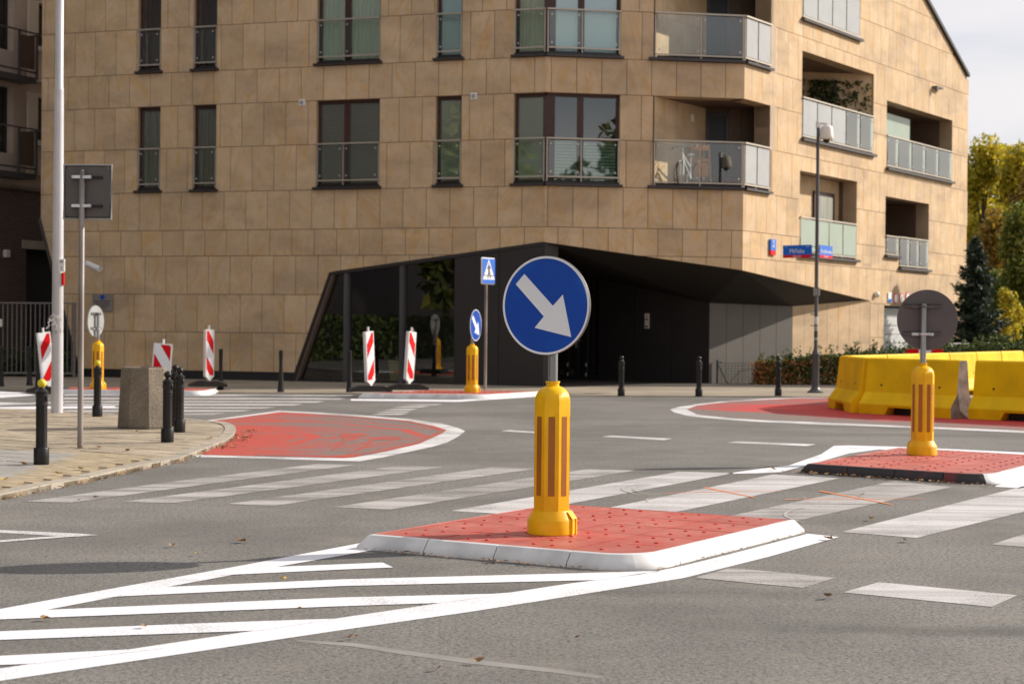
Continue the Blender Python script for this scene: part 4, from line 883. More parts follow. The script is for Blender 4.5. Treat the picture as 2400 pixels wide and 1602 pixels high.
def leaves(mb, n, fn, size, flat=.0, mi=0, rnd=random, long_=1.6):
    """n small leaf quads; fn returns a point"""
    for _ in range(n):
        p = Vector(fn()); s = size*rnd.uniform(.6, 1.3)
        u = Vector((rnd.gauss(0, 1), rnd.gauss(0, 1), rnd.gauss(0, 1)*(1-flat))).normalized(); q = Vector((rnd.gauss(0, 1), rnd.gauss(0, 1), rnd.gauss(0, 1)))
        v = u.cross(q).normalized()
        mb.add([p-u*s*.5*long_, p+v*s*.35, p+u*s*.5*long_, p-v*s*.35], [(0, 1, 2, 3)], mi)
M['ivy'] = leaf_mat('ivy_leaves', [(.02, .035, .01), (.04, .07, .015), (.07, .09, .02)])
mb = MB(); leaves(mb, 260, lambda: (14.1+random.gauss(0, .16), .4+random.gauss(0, .15), 10.15+random.uniform(-.5, .55)), .12)
tag(mb.obj('roof_plant', M['ivy'], None, FR), 'small dark climbing plant on the roof edge below the antenna', 'plant')
# leafy privacy screen, air conditioner
iv0 = Vector(pt(FR, 8.28, .05)); FI = T(iv0.x-dM.x*2.35, iv0.y-dM.y*2.35, 0, math.atan2(dM.y, dM.x))
MB().box(0, 2.35, .02, .12, 6.05, 8.46).obj('recess_wall', M['stone_i'], bld, FI)
mb = MB(); leaves(mb, 900, lambda: (random.uniform(.3, 2.3), -.04+random.gauss(0, .03), random.uniform(6.2, 8.22)), .085)
leaves(mb, 700, lambda: (random.uniform(.55, 1.35), -.08+random.gauss(0, .04), random.uniform(6.3, 8.22)), .10)
scr = tag(mb.obj('ivy_screen', M['ivy'], None, FI), 'dark leafy privacy screen on the angled back wall of the upper loggia', 'ivy screen')
t = thing('air_conditioner', 'white air conditioner unit hung in the shaded loggia beside the leafy screen', 'air conditioner', FR @ Matrix.Translation((4.45, .95, 7.55)))
MB().rbox(-.42, .42, -.3, .0, -.27, .27, .02).obj('casing', M['plaque'], t, WM[t.name]); mb = MB()
for r_ in (.06, .11, .16, .2): mb.tube([(.1+r_*math.cos(a), -.308, r_*math.sin(a)) for a in [2*math.pi*i/20 for i in range(20)]], .006, 5, closed=True)
mb.obj('fan_grille', M['black'], t, WM[t.name]); MB().box(-.35, -.32, -.3, .1, -.36, -.28).box(.32, .35, -.3, .1, -.36, -.28).obj('bracket', M['lampgrey'], t, WM[t.name])

# bicycle, wooden chair and boxes on the corner balcony
fl = 4.67; nout = Vector((dR.y, -dR.x))
bp_ = A0+dR*1.12+nout*.42
t = thing('bicycle', 'white city bicycle leaning on the corner balcony behind the glass', 'bicycle', T(bp_.x, bp_.y, fl, math.atan2(-dR.y, -dR.x)+.12) @ Matrix.Rotation(R(4), 4, 'X'))
W_ = WM[t.name]
for x, nm in ((.52, 'wheel'), (-.52, 'wheel')):
    mb = MB(); mb.tube([(x+.33*math.cos(a), 0, .34+.33*math.sin(a)) for a in [2*math.pi*i/32 for i in range(32)]], .017, 8, closed=True); wh = mb.obj('wheel', M['black'], t, W_)
    mb = MB()
    for i in range(14): a = 2*math.pi*i/14; mb.tube([(x, 0, .34), (x+.32*math.cos(a), 0, .34+.32*math.sin(a))], .0025, 4)
    mb.lathe([(.02, -.05), (.02, .05)], 8, mx=Matrix.Translation((x, 0, .34)) @ Matrix.Rotation(R(90), 4, 'X')); mb.obj('spoke', M['fix'], wh, W_)
mb = MB(); mb.tube([(.52, .04, .34), (.44, .04, .66), (.38, 0, .76), (.36, 0, .88)], .017, 8); mb.tube([(.52, -.04, .34), (.44, -.04, .66), (.38, 0, .76)], .014, 8)
mb.tube([(.38, 0, .76), (-.08, 0, .30)], .021, 8); mb.tube([(.37, 0, .84), (-.15, 0, .56)], .018, 8); mb.tube([(-.08, 0, .30), (-.19, 0, .80)], .018, 8); mb.tube([(-.08, 0, .30), (-.52, .05, .34), (-.17, 0, .70)], .012, 8); mb.obj('frame', M['white'], t, W_)
mb = MB(); mb.tube([(.36, 0, .86), (.34, 0, 1.02)], .013, 8); mb.tube([(.24, -.30, 1.04), (.32, -.20, 1.04), (.37, 0, 1.02), (.32, .20, 1.04), (.24, .30, 1.04)], .012, 8); mb.obj('handlebar', M['galv'], t, W_)
mb = MB(); mb.tube([(.26, -.27, 1.04), (.17, -.32, 1.03)], .018, 8); mb.tube([(.26, .27, 1.04), (.17, .32, 1.03)], .018, 8); mb.obj('grip', M['black'], t, W_)
mb = MB(); mb.sphere((-.22, 0, .88), .12, 12, 8, sx=1.1, sy=.7, sz=.32); mb.tube([(-.19, 0, .78), (-.21, 0, .86)], .013, 8); mb.obj('saddle', M['white'], t, W_)
mb = MB(); mb.tube([(-.08+.095*math.cos(a), -.05, .30+.095*math.sin(a)) for a in [2*math.pi*i/20 for i in range(20)]], .006, 5, closed=True); mb.tube([(-.08, -.06, .30), (.02, -.08, .17)], .01, 6); mb.box(-.03, .07, -.15, -.08, .16, .18); mb.obj('crankset', M['fix'], t, W_)
cp_ = A0+dR*1.75+nout*.40
t = thing('wooden_chair', 'folded orange wooden chair standing behind the white bicycle', 'chair', T(cp_.x, cp_.y, fl, math.atan2(dM.y, dM.x)))
for x in (-.21, .21): MB().tube([(x*1.05, -.12, 0), (x, .10, 1.18)], .024, 6).obj('leg', M['wood'], t, WM[t.name]); MB().tube([(x*.8, .2, 0), (x*.8, -.05, .75)], .02, 6).obj('leg', M['wood'], t, WM[t.name])
MB().box(-.22, .22, .07, .10, 1.03, 1.16).box(-.21, .21, .03, .05, .75, .82).obj('backrest', M['wood'], t, WM[t.name]); MB().box(-.18, .18, -.02, .02, .38, .72).obj('seat', M['wood'], t, WM[t.name])
cb = A0+dR*1.5+dM*1.45
t = thing('balcony_crate', 'dark red storage crate on the corner balcony right of the bicycle', 'crate', T(cb.x, cb.y, fl, .3)); M['darkred'] = mat('dark_red_plastic', (.12, .02, .012), rough=.5)
MB().rbox(-.45, .45, -.25, .25, 0, .36, .02).obj('crate_body', M['darkred'], t, WM[t.name]); MB().rbox(-.48, .48, -.28, .28, .363, .41, .02).obj('lid', M['frame_dark'], t, WM[t.name])

# yucca in a tall pot inside the storefront
t = thing('potted_yucca', 'yucca plant in a tall pale green pot inside the dark storefront', 'potted plant', FL @ Matrix.Translation((9.75, .62, 0.03)))
M['pot'] = mat('pale_green_pot', (.50, .52, .20), rough=.4); mb = MB(); mb.add([(-.14, -.14, 0), (.14, -.14, 0), (.14, .14, 0), (-.14, .14, 0), (-.19, -.19, .52), (.19, -.19, .52), (.19, .19, .52), (-.19, .19, .52)], [(0, 3, 2, 1), (4, 5, 6, 7), (0, 1, 5, 4), (1, 2, 6, 5), (2, 3, 7, 6), (3, 0, 4, 7)]); mb.obj('pot', M['pot'], t, WM[t.name])
mb = MB(); mb.tube([(0, 0, .5), (-.05, 0, .9), (-.12, .02, 1.3)], .025, 7); mb.tube([(.02, 0, .5), (.1, 0, .85), (.24, -.02, 1.15)], .022, 7); mb.obj('trunk', M['bark'], t, WM[t.name])
M['yuc'] = mat('yucca_leaf', (.10, .16, .04), (.05, .09, .025), 6., isl=True, rand=.3); mb = MB()
for hx, hz in ((-.12, 1.3), (.24, 1.15), (.0, 1.05)):
    for _ in range(38):
        a = random.uniform(0, 6.28); e = random.uniform(-.3, 1.3); L_ = random.uniform(.3, .5); d = Vector((math.cos(a)*math.cos(e), math.sin(a)*math.cos(e), math.sin(e))); s = Vector((-math.sin(a), math.cos(a), 0))*.016
        b = Vector((hx, 0, hz)); m_ = b+d*L_*.5; e_ = b+d*L_-Vector((0, 0, .12*L_/.4)); mb.add([b-s, b+s, m_+s, m_-s, e_], [(0, 1, 2, 3), (3, 2, 4)])
mb.obj('foliage', M['yuc'], t, WM[t.name])

# ------------------------------------------------------------------ neighbouring building at the far left
nA, nB = Vector((-15.05, 45.2)), Vector((-11.6, 53.5))
nd_ = (nB-nA).normalized(); FN = frame(nA, nd_); LN = (nB-nA).length
def Nx(px):   # distance along this wall at which it is seen in pixel column px of the drawing
    t = (px-1200)/4200; a = nA; return (t*a.y-a.x)/(nd_.x-t*nd_.y)
nb = thing('neighbour_building', 'grey-brown rendered building with metal balconies and a dark brick base at the far left', 'building', T(nA.x, nA.y))
WN = WM[nb.name]
def nz(px, y): s = Nx(px); Y = nA.y+nd_.y*s; return 1.40+((765+.0092*(px-1200))-y)/4200*Y
zb = nz(60, 446)
x27, x40, x59, x82, x94 = Nx(27), Nx(40), Nx(59), Nx(82), Nx(94.)
wall = [rect(0, LN, zb, 14)]; ops = []
for (ya, yb) in ((-60, 120), (205, 300+60)): ops.append(rect(-.1 if False else .0, x27, nz(20, yb), nz(20, ya)))
for (ya, yb) in ((10, 112), (229, 330)): ops.append(rect(x82, x94+1.0, nz(88, yb), nz(88, ya)))
for c in ops: wall = subtract(wall, c)
mb = MB()
for p in wall: mb.prism_xz(p, 0, .3)
mb.obj('wall', M['render_l'], nb, FN)
MB().box(0, LN, .3, .34, zb, 14).obj('inner_wall', M['dark_room'], nb, FN)
for (ya, yb) in ((0, 188), (216, 408)):
    p = [rect(x59, LN, nz(60, yb), nz(60, ya))]
    for c in ops: p = subtract(p, c)
    mb = MB(); [mb.prism_xz(q, -.05, -.002) for q in p]; mb.obj('render_panel', M['render_ll'], nb, FN)
for y in (117, 337): MB().box(x82-.06, x94+1., -.14, .2, nz(88, y+6), nz(88, y-5)).obj('window_sill', M['white_box'], nb, FN)
for (ya, yb) in ((10, 112), (229, 330)):
    w_ = MB().box(x82, x94+1, .2, .26, nz(88, ya)-.1, nz(88, ya)).box(x82, x94+1., .2, .26, nz(88, (ya+yb)/2)-.04, nz(88, (ya+yb)/2)+.04).box(x82, x82+.06, .2, .26, nz(88, yb), nz(88, ya)).obj('window', M['frame_dark'], nb, FN)
    MB().box(x82, x94+1., .24, .25, nz(88, yb), nz(88, ya)).obj('pane', M['glass_dark'], w_, FN)
for (ya, yb) in ((-60, 120), (205, 360)):
    w_ = MB().box(.0, x27, .2, .27, nz(20, ya)-.1, nz(20, ya)).box(x27-.12, x27, .2, .27, nz(20, yb), nz(20, ya)).obj('window', M['frame_dark'], nb, FN); MB().box(0, x27, .23, .24, nz(20, yb), nz(20, ya)).obj('pane', M['glass_dark'], w_, FN)
for (yt, yb) in ((76, 172), (301, 398)):   # metal balconies with brown glass
    zt, z0 = nz(20, yt), nz(20, yb); xe = Nx(46)
    MB().box(.3, xe+.5, -.55, -.5, zt-.04, zt).box(.3, xe, -.55, -.51, z0, z0+.05).box(.3, xe, -.5, .0, z0-.25, z0-.1).obj('balcony', M['lampgrey'], nb, FN)
    MB().box(xe-.05, xe, -.56, -.5, z0-.15, zt).box(Nx(3)-.02, Nx(3)+.03, -.56, -.5, z0-.15, zt).box(xe-.05, xe, -.5, 0, zt-.1, zt-.05).obj('balcony_post', M['lampgrey'], nb, FN)
    MB().box(Nx(6), xe-.12, -.53, -.52, z0+.1, zt-.12).obj('balcony_panel', M['brownwall'], nb, FN)
g0, g1 = Nx(62), Nx(135)
FB_ = FN @ Matrix.Translation((0, .10, 0)); wall = subtract([rect(0, LN, 0, zb+.05)], rect(g0+.1, LN-.2, -.1, nz(62, 582)))
mb = MB(); [mb.prism_xz(q, 0, .3) for q in wall]; mb.obj('brick_wall', M['brick'], nb, FB_)
MB().box(0, LN, .44, .5, -.02, zb).obj('gateway_back', M['black'], nb, FB_); MB().box(g0+.1-.2, LN-.2, -.02, .02, nz(62, 582), nz(62, 562)).obj('lintel', M['render_l'], nb, FB_)
MB().box(0, LN, 0, .8, zb, zb+.1).obj('overhang', M['render_l'], nb, FN)
bx = Nx(17); t = thing('bulkhead_lamp', 'small pale box lamp on the dark brick wall at the left', 'lamp', FB_ @ Matrix.Translation((bx, 0, nz(17, 594)))); MB().rbox(-.10, .10, -.12, 0, -.10, .10, .02).obj('lamp_body', M['cream'], t, WM[t.name])
# steel bar fence and the low ivy behind it
fA, fB = Vector((-15.8, 44.8)), Vector((-10.95, 45.0)); FF = frame(fA, (fB-fA).normalized()); FL_ = (fB-fA).length
fe = thing('bar_fence', 'grey steel bar fence in front of the dark gateway at the far left', 'fence', FF)
M['fence'] = mat('fence_steel', (.17, .15, .14), rough=.5, metal=.3)
MB().box(0, FL_, -.03, .03, 1.86, 1.90).obj('top_rail', M['fence'], fe, FF); MB().box(0, FL_, -.03, .03, .10, .15).obj('bottom_rail', M['fence'], fe, FF)
bar = MB().box(-.011, .011, -.011, .011, .0, 1.72).mesh(M['fence'], 'bar')
k = 0
while .06+k*.1145 < FL_: link('bar', bar, fe, FF @ Matrix.Translation((.06+k*.1145, 0, .145))); k += 1
for x in (2.4, FL_-.04): MB().box(x-.03, x+.03, -.032, .035, 0, 1.9).obj('post', M['fence'], fe, FF)
MB().box(2.93, 3.03, -.06, -.03, 1.28, 1.47).obj('lock_box', M['cream'], fe, FF)
mb = MB(); leaves(mb, 5200, lambda: (random.uniform(-16, -11.1), random.uniform(45.4, 46.1), abs(random.gauss(0, .32))), .09); stuff(mb.obj('ivy_cover', M['ivy']))
MB().box(-14.0, -10.6, 45.9, 46.05, 0, .75)

# ------------------------------------------------------------------ road furniture
def island(label, o, eA, eB, nA_, nB_, white_sides, sz=.5, grp='modular traffic islands', fine=True):
    """o: base corner nearest the viewer; eA, eB: unit vectors; nA_ x nB_ modules of 0.5 m"""
    t = thing('traffic_island', label, 'traffic island', T(o.x, o.y), grp); W_ = WM[t.name]; ins_ = .075; H_ = .09
    LA, LB = nA_*sz, nB_*sz
    def P(a, b, z=0): v = eA*a+eB*b; return (v.x, v.y, z)
    # tiles
    ta, tb = (LA-2*ins_)/nA_, (LB-2*ins_)/nB_
    Ft = T(o.x, o.y, 0, math.atan2(eB.y, eB.x)); eP = Vector((-eB.y, eB.x)); sk, pk = eA.dot(eB), eA.dot(eP)
    def loc(b, a): return (b+a*sk, a*pk)
    for i in range(nA_):
        for j in range(nB_):
            g = .0045; a0, a1, b0, b1 = ins_+i*ta+g, ins_+(i+1)*ta-g, ins_+j*tb+g, ins_+(j+1)*tb-g
            poly = [(b0, a0), (b1, a0), (b1, a1), (b0, a1)]
            if i == 0 and j == 0: q_ = .255; poly = [(b1, a0), (b1, a1), (b0, a1)]+[(b0+q_-q_*math.cos(R(th)), a0+q_-q_*math.sin(R(th))) for th in (0, 18, 36, 54, 72, 90)]
            mb = MB(); mb.prism_xy([loc(*p_) for p_ in poly], .01, H_+random.uniform(-.0015, .0015))
            tl = mb.obj('island_tile', M['tile'], t, Ft)
            if fine:
                for u, v in ((.16, .22), (.16, .36), (.40, .22), (.40, .36)):
                    if i == 0 and j == 0 and u < .2 and v < .3: continue
                    sm = MB(); sm.lathe([(.013, 0), (.013, .005), (.010, .007)], 10)
                    link('stud', sm.mesh(M['stud'], 'stud'), tl, Ft @ Matrix.Translation((*loc(b0+u*tb*2-.02, a0+(v*2-.08)*ta), H_)))
    # edge blocks
    def ring(side):   # outer/inner polyline of the sloping side
        if side == 'A': return lambda s_, k: P(s_, k)
    for side, n, L_ in (('A', nA_, LA), ('B', nB_, LB), ('C', nA_, LA), ('D', nB_, LB)):
        m_ = M['kerb_white'] if side in white_sides else (M['kerb_dark'] if side == 'A' else M['tile_edge'])
        def q(s_, inn_, z):
            if side == 'A': return P(s_, inn_, z)
            if side == 'B': return P(inn_, s_, z)
            if side == 'C': return P(s_, LB-inn_, z)
            return P(LA-inn_, s_, z)
        for i in range(n):
            a0, a1 = i*sz+(.004 if i else 0), (i+1)*sz-(.004 if i < n-1 else 0)
            rc = .33 if (i == 0 and side in 'AB') else 0
            st = [a0]+([] if not rc else []) + [a1]
            prof = [(0, .0), (.002, .022), (.028, .052), (ins_-.022, H_-.004), (ins_, H_+.0015), (ins_+.012, H_-.012)]
            if rc: pts = [rc]+[rc+(a1-rc)*k/3 for k in (1, 2, 3)]
            else: pts = [a0, a1]
            rows = []
            for s_ in pts:
                rr = []
                for inn_, z in prof:
                    s2 = s_
                    if i == 0 and not rc: s2 = max(s_, inn_)
                    if i == n-1: s2 = min(s2, L_-inn_)
                    rr.append(q(s2, inn_, z))
                rows.append(rr)
            if rc:   # rounded nose: quarter turn about (rc, rc)
                pre = []
                for k in range(0, 7):
                    th = R(45)*(1-k/7); rr = []
                    for inn_, z in prof:
                        rad = rc-inn_; s2 = rc-rad*math.sin(th); i2 = rc-rad*math.cos(th)
                        rr.append(q(s2, i2, z))
                    pre.append(rr)
                rows = pre+rows
            mb = MB(); v = [p for r_ in rows for p in r_]; w_ = len(prof)
            f = [(k*w_+j, (k+1)*w_+j, (k+1)*w_+j+1, k*w_+j+1) for k in range(len(rows)-1) for j in range(w_-1)]
            f += [tuple(range(w_)), tuple(range(len(v)-1, len(v)-w_-1, -1))]
            if side in 'BC': f = [tuple(reversed(x)) for x in f]
            mb.add(v, f, 0, False); mb.sm = [True]*(len(f)-2)+[False]*2; mb.obj('edge_block', m_, t, W_)
    return t
def ang(a): return Vector((math.cos(R(a)), math.sin(R(a))))
island('red modular island with white edges in the foreground under the large arrow sign', Vector((.758, 10.197)), ang(149.3), ang(59.4), 4, 5, 'AB')
island('red modular island with a dark front edge, under the sign seen from behind', Vector((4.37, 16.21)), ang(140.5), ang(60.5), 4, 6, 'B')
island('low white-edged traffic island by the far crossing, with two striped boards', Vector((-.45, 34.42)), ang(180.5), ang(62), 5, 5, 'ABCD', grp='modular traffic islands')
island('worn red traffic island behind the concrete planter at the far left crossing', Vector((-5.95, 34.9)), ang(179), ang(90), 6, 3, 'AB', fine=False)

def sign_post(label, loc, yaw, rot_b=0., disc_r=.31, pale=False, back='signback', disc_z=1.36, off=-.0, grp='arrow signs on yellow posts'):
    """yellow guide post with a keep-right disc; yaw: direction the face looks at (0 = toward -Y)"""
    t = thing('guide_post_sign', label, 'traffic sign', T(loc[0], loc[1], loc[2], 0), grp); W_ = WM[t.name]; Wr = W_ @ Matrix.Rotation(rot_b, 4, 'Z')
    ph = R(22.5)
    mb = MB(); prof = [(.1185, .12), (.1195, .16), (.1205, .25), (.1205, .84), (.117, .865), (.107, .89), (.092, .91), (.072, .925), (.050, .934), (.041, .938)]
    mb.lathe(prof, 8, ph=ph, sm=False); mb.lathe([(.041, .93), (.041, .955), (.046, .957), (.046, .966), (.036, .966), (.036, .93)], 20, cap=False)
    sh = mb.obj('post_shell', M['yellow'], t, Wr)
    for i in range(8):
        a = i*math.pi/4; ap = .1205*math.cos(math.pi/8); u = Matrix.Rotation(a, 4, 'Z')
        sm = MB().box(-.021, .021, -ap-.0015, -ap+.004, .245, .745); sm.obj('reflector_strip', M['amber'], sh, Wr @ u)
        fr_ = MB()
    mb = MB(); mb.lathe([(.150, 0), (.154, .004), (.154, .088), (.150, .096), (.121, .150)], 36, cap=True)
    mb.box(.118, .160, -.040, -.024, .0, .10, mx=Matrix.Rotation(R(-20), 4, 'Z')).box(.118, .160, .024, .040, .0, .10, mx=Matrix.Rotation(R(-20), 4, 'Z')); mb.add([Matrix.Rotation(R(-20), 4, 'Z') @ Vector(p) for p in ((.160, -.040, .10), (.160, .040, .10), (.123, .040, .148), (.123, -.040, .148))], [(0, 1, 2, 3)])
    mb.obj('foot', M['yellow'], t, Wr)
    mb = MB(); mb.lathe([(.0305, .90), (.0305, disc_z+.17)], 20); mb.obj('pole', M['galv'], t, W_)
    Wd = W_ @ Matrix.Rotation(yaw, 4, 'Z') @ Matrix.Translation((off, -.055, disc_z)) @ Matrix.Rotation(R(90), 4, 'X')
    r_ = disc_r
    mb = MB(); mb.lathe([(r_-.012, -.004), (r_, -.006), (r_+.003, .004), (r_+.003, .014), (r_, .018), (r_-.010, .018), (r_-.012, .0165)], 72, cap=False); mb.lathe([(0, -.004), (r_-.012, -.004)], 72, cap=False, sm=False)
    dsc = mb.obj('sign_disc', M['signback_pale' if pale else back], t, Wd)
    mb = MB(); mb.lathe([(0, .0168), (r_-.012, .0168)], 72, cap=False, sm=False); mb.obj('blue_face', M['blue'], dsc, Wd)
    mb = MB(); mb.lathe([(r_-.013, .0174), (r_-.008, .0184), (r_+.0005, .0184), (r_+.0005, .0175)], 72, cap=False); mb.obj('white_rim', M['white'], dsc, Wd)
    k = r_/.31; ar = [(-.155, .200), (-.217, .135), (-.011, -.069), (-.077, -.141), (.185, -.197), (.123, .069), (.053, -.002)]
    mb = MB(); mb.prism_xy([(x*k, y*k) for x, y in ar], .0166, .0182); mb.obj('arrow', M['white'], dsc, Wd)
    Wb = W_ @ Matrix.Rotation(yaw, 4, 'Z')
    for z in (.155, -.135):
        mb = MB(); mb.box(-.20, .20, -.05, -.035, disc_z+z+.012, disc_z+z+.018).box(-.20, .20, -.05, -.032, disc_z+z-.022, disc_z+z-.005).obj('rail', M[back], dsc, Wb)
        mb = MB(); mb.box(-.115, -.03, -.034, -.028, disc_z+z-.03, disc_z+z).box(.03, .115, -.034, -.028, disc_z+z-.03, disc_z+z)
        mb.tube([(.034*math.cos(a), .034*math.sin(a), disc_z+z-.015) for a in [math.pi*i/8 for i in range(9)]], .012, 6); mb.obj('clamp', M['clamp' if z < 0 else back], dsc, Wb)
    return t
sign_post('large round blue sign with white arrow on a yellow post on the foreground island', (*(0.261, 11.378), .09), R(-29.5), R(-3), disc_z=1.445, off=-.018)
sign_post('round sign seen from behind on a yellow post at the right, beside the yellow barriers', (*(4.335, 18.888), .09), R(180), R(156), disc_r=.318, disc_z=1.42, off=-.055)
sign_post('small blue arrow sign on a yellow post beside the pedestrian crossing sign', (*(-0.786, 35.520), .09), R(70), R(10), disc_z=1.33)
sign_post('pale-backed round sign on a yellow post behind the yellow-topped bollard', (*(-8.175, 35.390), .09), R(-107), R(10), pale=True, disc_z=1.34)

# pedestrian crossing sign
dx, dy = (-0.546, 37.023)
t = thing('pedestrian_crossing_sign', 'blue rectangular pedestrian crossing sign on a grey pole in front of the dark panel wall', 'traffic sign', T(dx, dy, .09)); W_ = WM[t.name]
MB().lathe([(.03, 0), (.03, 2.60)], 12).obj('pole', M['galv_old'], t, W_)
Wd = W_ @ Matrix.Rotation(R(58), 4, 'Z') @ Matrix.Translation((0, -.05, 2.45)) @ Matrix.Rotation(R(90), 4, 'X')
bd = MB().rbox(-.255, .255, -.275, .275, -.012, .012, .02).obj('sign_plate', M['white'], t, Wd)
MB().prism_xy([(-.235, -.255), (.235, -.255), (.235, .255), (-.235, .255)], .0125, .0145).obj('blue_face', M['blue_l'], bd, Wd)
MB().prism_xy([(-.225, -.175), (.225, -.175), (0, .245)], .0147, .0162).obj('white_triangle', M['white'], bd, Wd)
mb = MB(); mb.lathe([(.017, .0165), (.017, .018)], 10, c=(0, .155)); mb.prism_xy([(-.03, .02), (.035, .02), (.03, .125), (-.02, .13)], .0165, .018); mb.prism_xy([(-.02, .02), (.02, .02), (-.02, -.15), (-.055, -.15)], .0165, .018); mb.prism_xy([(-.005, .02), (.03, .02), (.085, -.15), (.045, -.15)], .0168, .0182)
mb.prism_xy([(-.02, .12), (-.07, .04), (-.06, .03), (-.005, .09)], .0168, .0182); mb.prism_xy([(.02, .12), (.075, .05), (.065, .04), (.015, .09)], .0166, .0183); mb.prism_xy([(-.19, -.10), (.19, -.10), (.185, -.085), (-.185, -.085)], .017, .0185); mb.obj('walking_figure', M['black'], bd, Wd)

# small road sign seen from behind on the left pavement
sx, sy = (-4.648, 19.322)
t = thing('square_sign', 'square road sign seen from behind on a thin steel pole at the left', 'traffic sign', T(sx, sy, KZ)); W_ = WM[t.name]
MB().lathe([(.031, 0), (.031, 2.98), (.02, 2.995)], 16).obj('pole', M['galv_old'], t, W_)
Ws = W_ @ Matrix.Translation((.05, .045, 2.76)) @ Matrix.Rotation(R(-3), 4, 'Z'); pl = MB(); pl.rbox(-.265, .265, -.295, .295, -.012, .012, .03, mx=Matrix.Rotation(R(90), 4, 'X')); bd = pl.obj('sign_plate', M['signback'], t, Ws)
MB().tube([(-.26, 0, -.29), (.26, 0, -.29), (.262, 0, .29), (-.26, 0, .29)], .013, 6, closed=True).obj('rim', M['signback_pale'], bd, Ws)
for z in (.155, -.155): MB().box(-.17, .17, -.03, -.012, z-.014, z-.004).box(-.17, .17, -.03, -.012, z+.004, z+.014).obj('rail', M['black'], bd, Ws); MB().box(-.155, .055, -.075, -.03, z-.014, z+.018).obj('clamp', M['clamp'], bd, Ws)

# white painted mast
mx_, my_ = (-6.788, 26.760)
t = thing('white_mast', 'tall tapering white mast standing on the left pavement', 'mast', T(mx_, my_, KZ)); W_ = WM[t.name]
MB().lathe([(.088, 0), (.088, .05), (.084, 1.5), (.066, 4.8), (.066, 4.83), (.060, 4.84), (.050, 9.5)], 28).obj('shaft', M['mast'], t, W_)
fz = lambda y: (967-y)/4200*my_
MB().rbox(.025, .125, -.10, -.07, fz(637), fz(607), .008).obj('notice_box', M['white_box'], t, W_); link('lettering', text_mesh('20\n-\nT', .055, M['black']), t, W_ @ Matrix.Translation((.075, -.104, (fz(637)+fz(607))/2)))
MB().box(.075, .10, -.06, .0, fz(668), fz(639)).obj('red_sticker', M['red'], t, W_)
mb = MB()
for k in range(26): z = fz(735+random.uniform(0, 34)); a = random.uniform(-2.6, -.9); s = random.uniform(.012, .035); c = Vector((.087*math.cos(a), .087*math.sin(a), z)); mb.add([c+Vector((random.gauss(0, s), -.004+random.gauss(0, s*.4), random.gauss(0, s))) for _ in range(4)], [(0, 1, 2), (0, 2, 3)])
mb.tube([(-.07, -.06, fz(748)), (-.12, -.08, fz(756)), (-.10, -.08, fz(762)), (-.15, -.07, fz(770))], .012, 5); mb.obj('torn_tape', M['white_box'], t, W_)
for k in range(4): y = (745, 775, 790, 800)[k]; a = (-1.9, -1.2, -1.5, -1.8)[k]; mb = MB(); mb.lathe([(.0875, fz(y+5)), (.0872, fz(y-4))], 8, cap=False); mb.obj('sticker_scrap', M['galv_old'], t, W_) if k == 1 else None

# black cast-iron bollards ---------------------------------------------------
def bollard(yellow):
    t = thing('bollard', '-', 'bollard', T(0, 0, 0)); W_ = Matrix.Identity(4)
    mb = MB(); mb.lathe([(.071, 0), (.073, .006), (.073, .150), (.069, .158), (.058, .162)], 28); mb.obj('base', M['iron'], t, W_)
    mb = MB(); seg = 48; v = []
    for z in (.16, .175, .195, .53, .545, .56):
        for i in range(seg):
            a = 2*math.pi*i/seg; fl = .0045 if (.19 < z < .54 and i % 6 in (2, 3)) else 0; r_ = .0535-fl; v.append((r_*math.cos(a), r_*math.sin(a), z))
    mb.add(v, [(k*seg+i, k*seg+(i+1) % seg, (k+1)*seg+(i+1) % seg, (k+1)*seg+i) for k in range(5) for i in range(seg)], 0, True); mb.obj('shaft', M['iron'], t, W_)
    mb = MB(); mb.lathe([(.055, .555), (.060, .561), (.060, .569), (.055, .575), (.056, .68), (.064, .685), (.064, .692), (.055, .700), (.038, .715), (.028, .722), (.024, .735)], 28)
    for k in range(4):
        a = k*math.pi/2-.5; mb.sphere((.056*math.cos(a), .056*math.sin(a), .63), .014, 8, 6, sz=2.2); mb.sphere((.056*math.cos(a+.25), .056*math.sin(a+.25), .645), .009, 6, 5, sz=2.)
    mb.obj('head', M['iron'], t, W_)
    mb = MB(); mb.sphere((0, 0, .768), .043, 20, 14); mb.obj('ball', M['ball_y'] if yellow else M['iron'], t, W_)
    return t
def bollard_slim():
    t = thing('bollard', '-', 'bollard', T(0, 0, 0)); MB().lathe([(.075, 0), (.060, .12), (.040, .42), (.038, .60), (.042, .72), (.045, .84), (.030, .855)], 20).obj('shaft', M['iron'], t, Matrix.Identity(4)); MB().lathe([(.0455, .80), (.0455, .82)], 20, cap=False).obj('band', M['iron'], t, Matrix.Identity(4)); return t
pb, pyb, ps = bollard(False), bollard(True), bollard_slim(); first = {}
G1 = 'black cast-iron bollards around the near pavement'; G2 = 'black bollards along the far kerb'
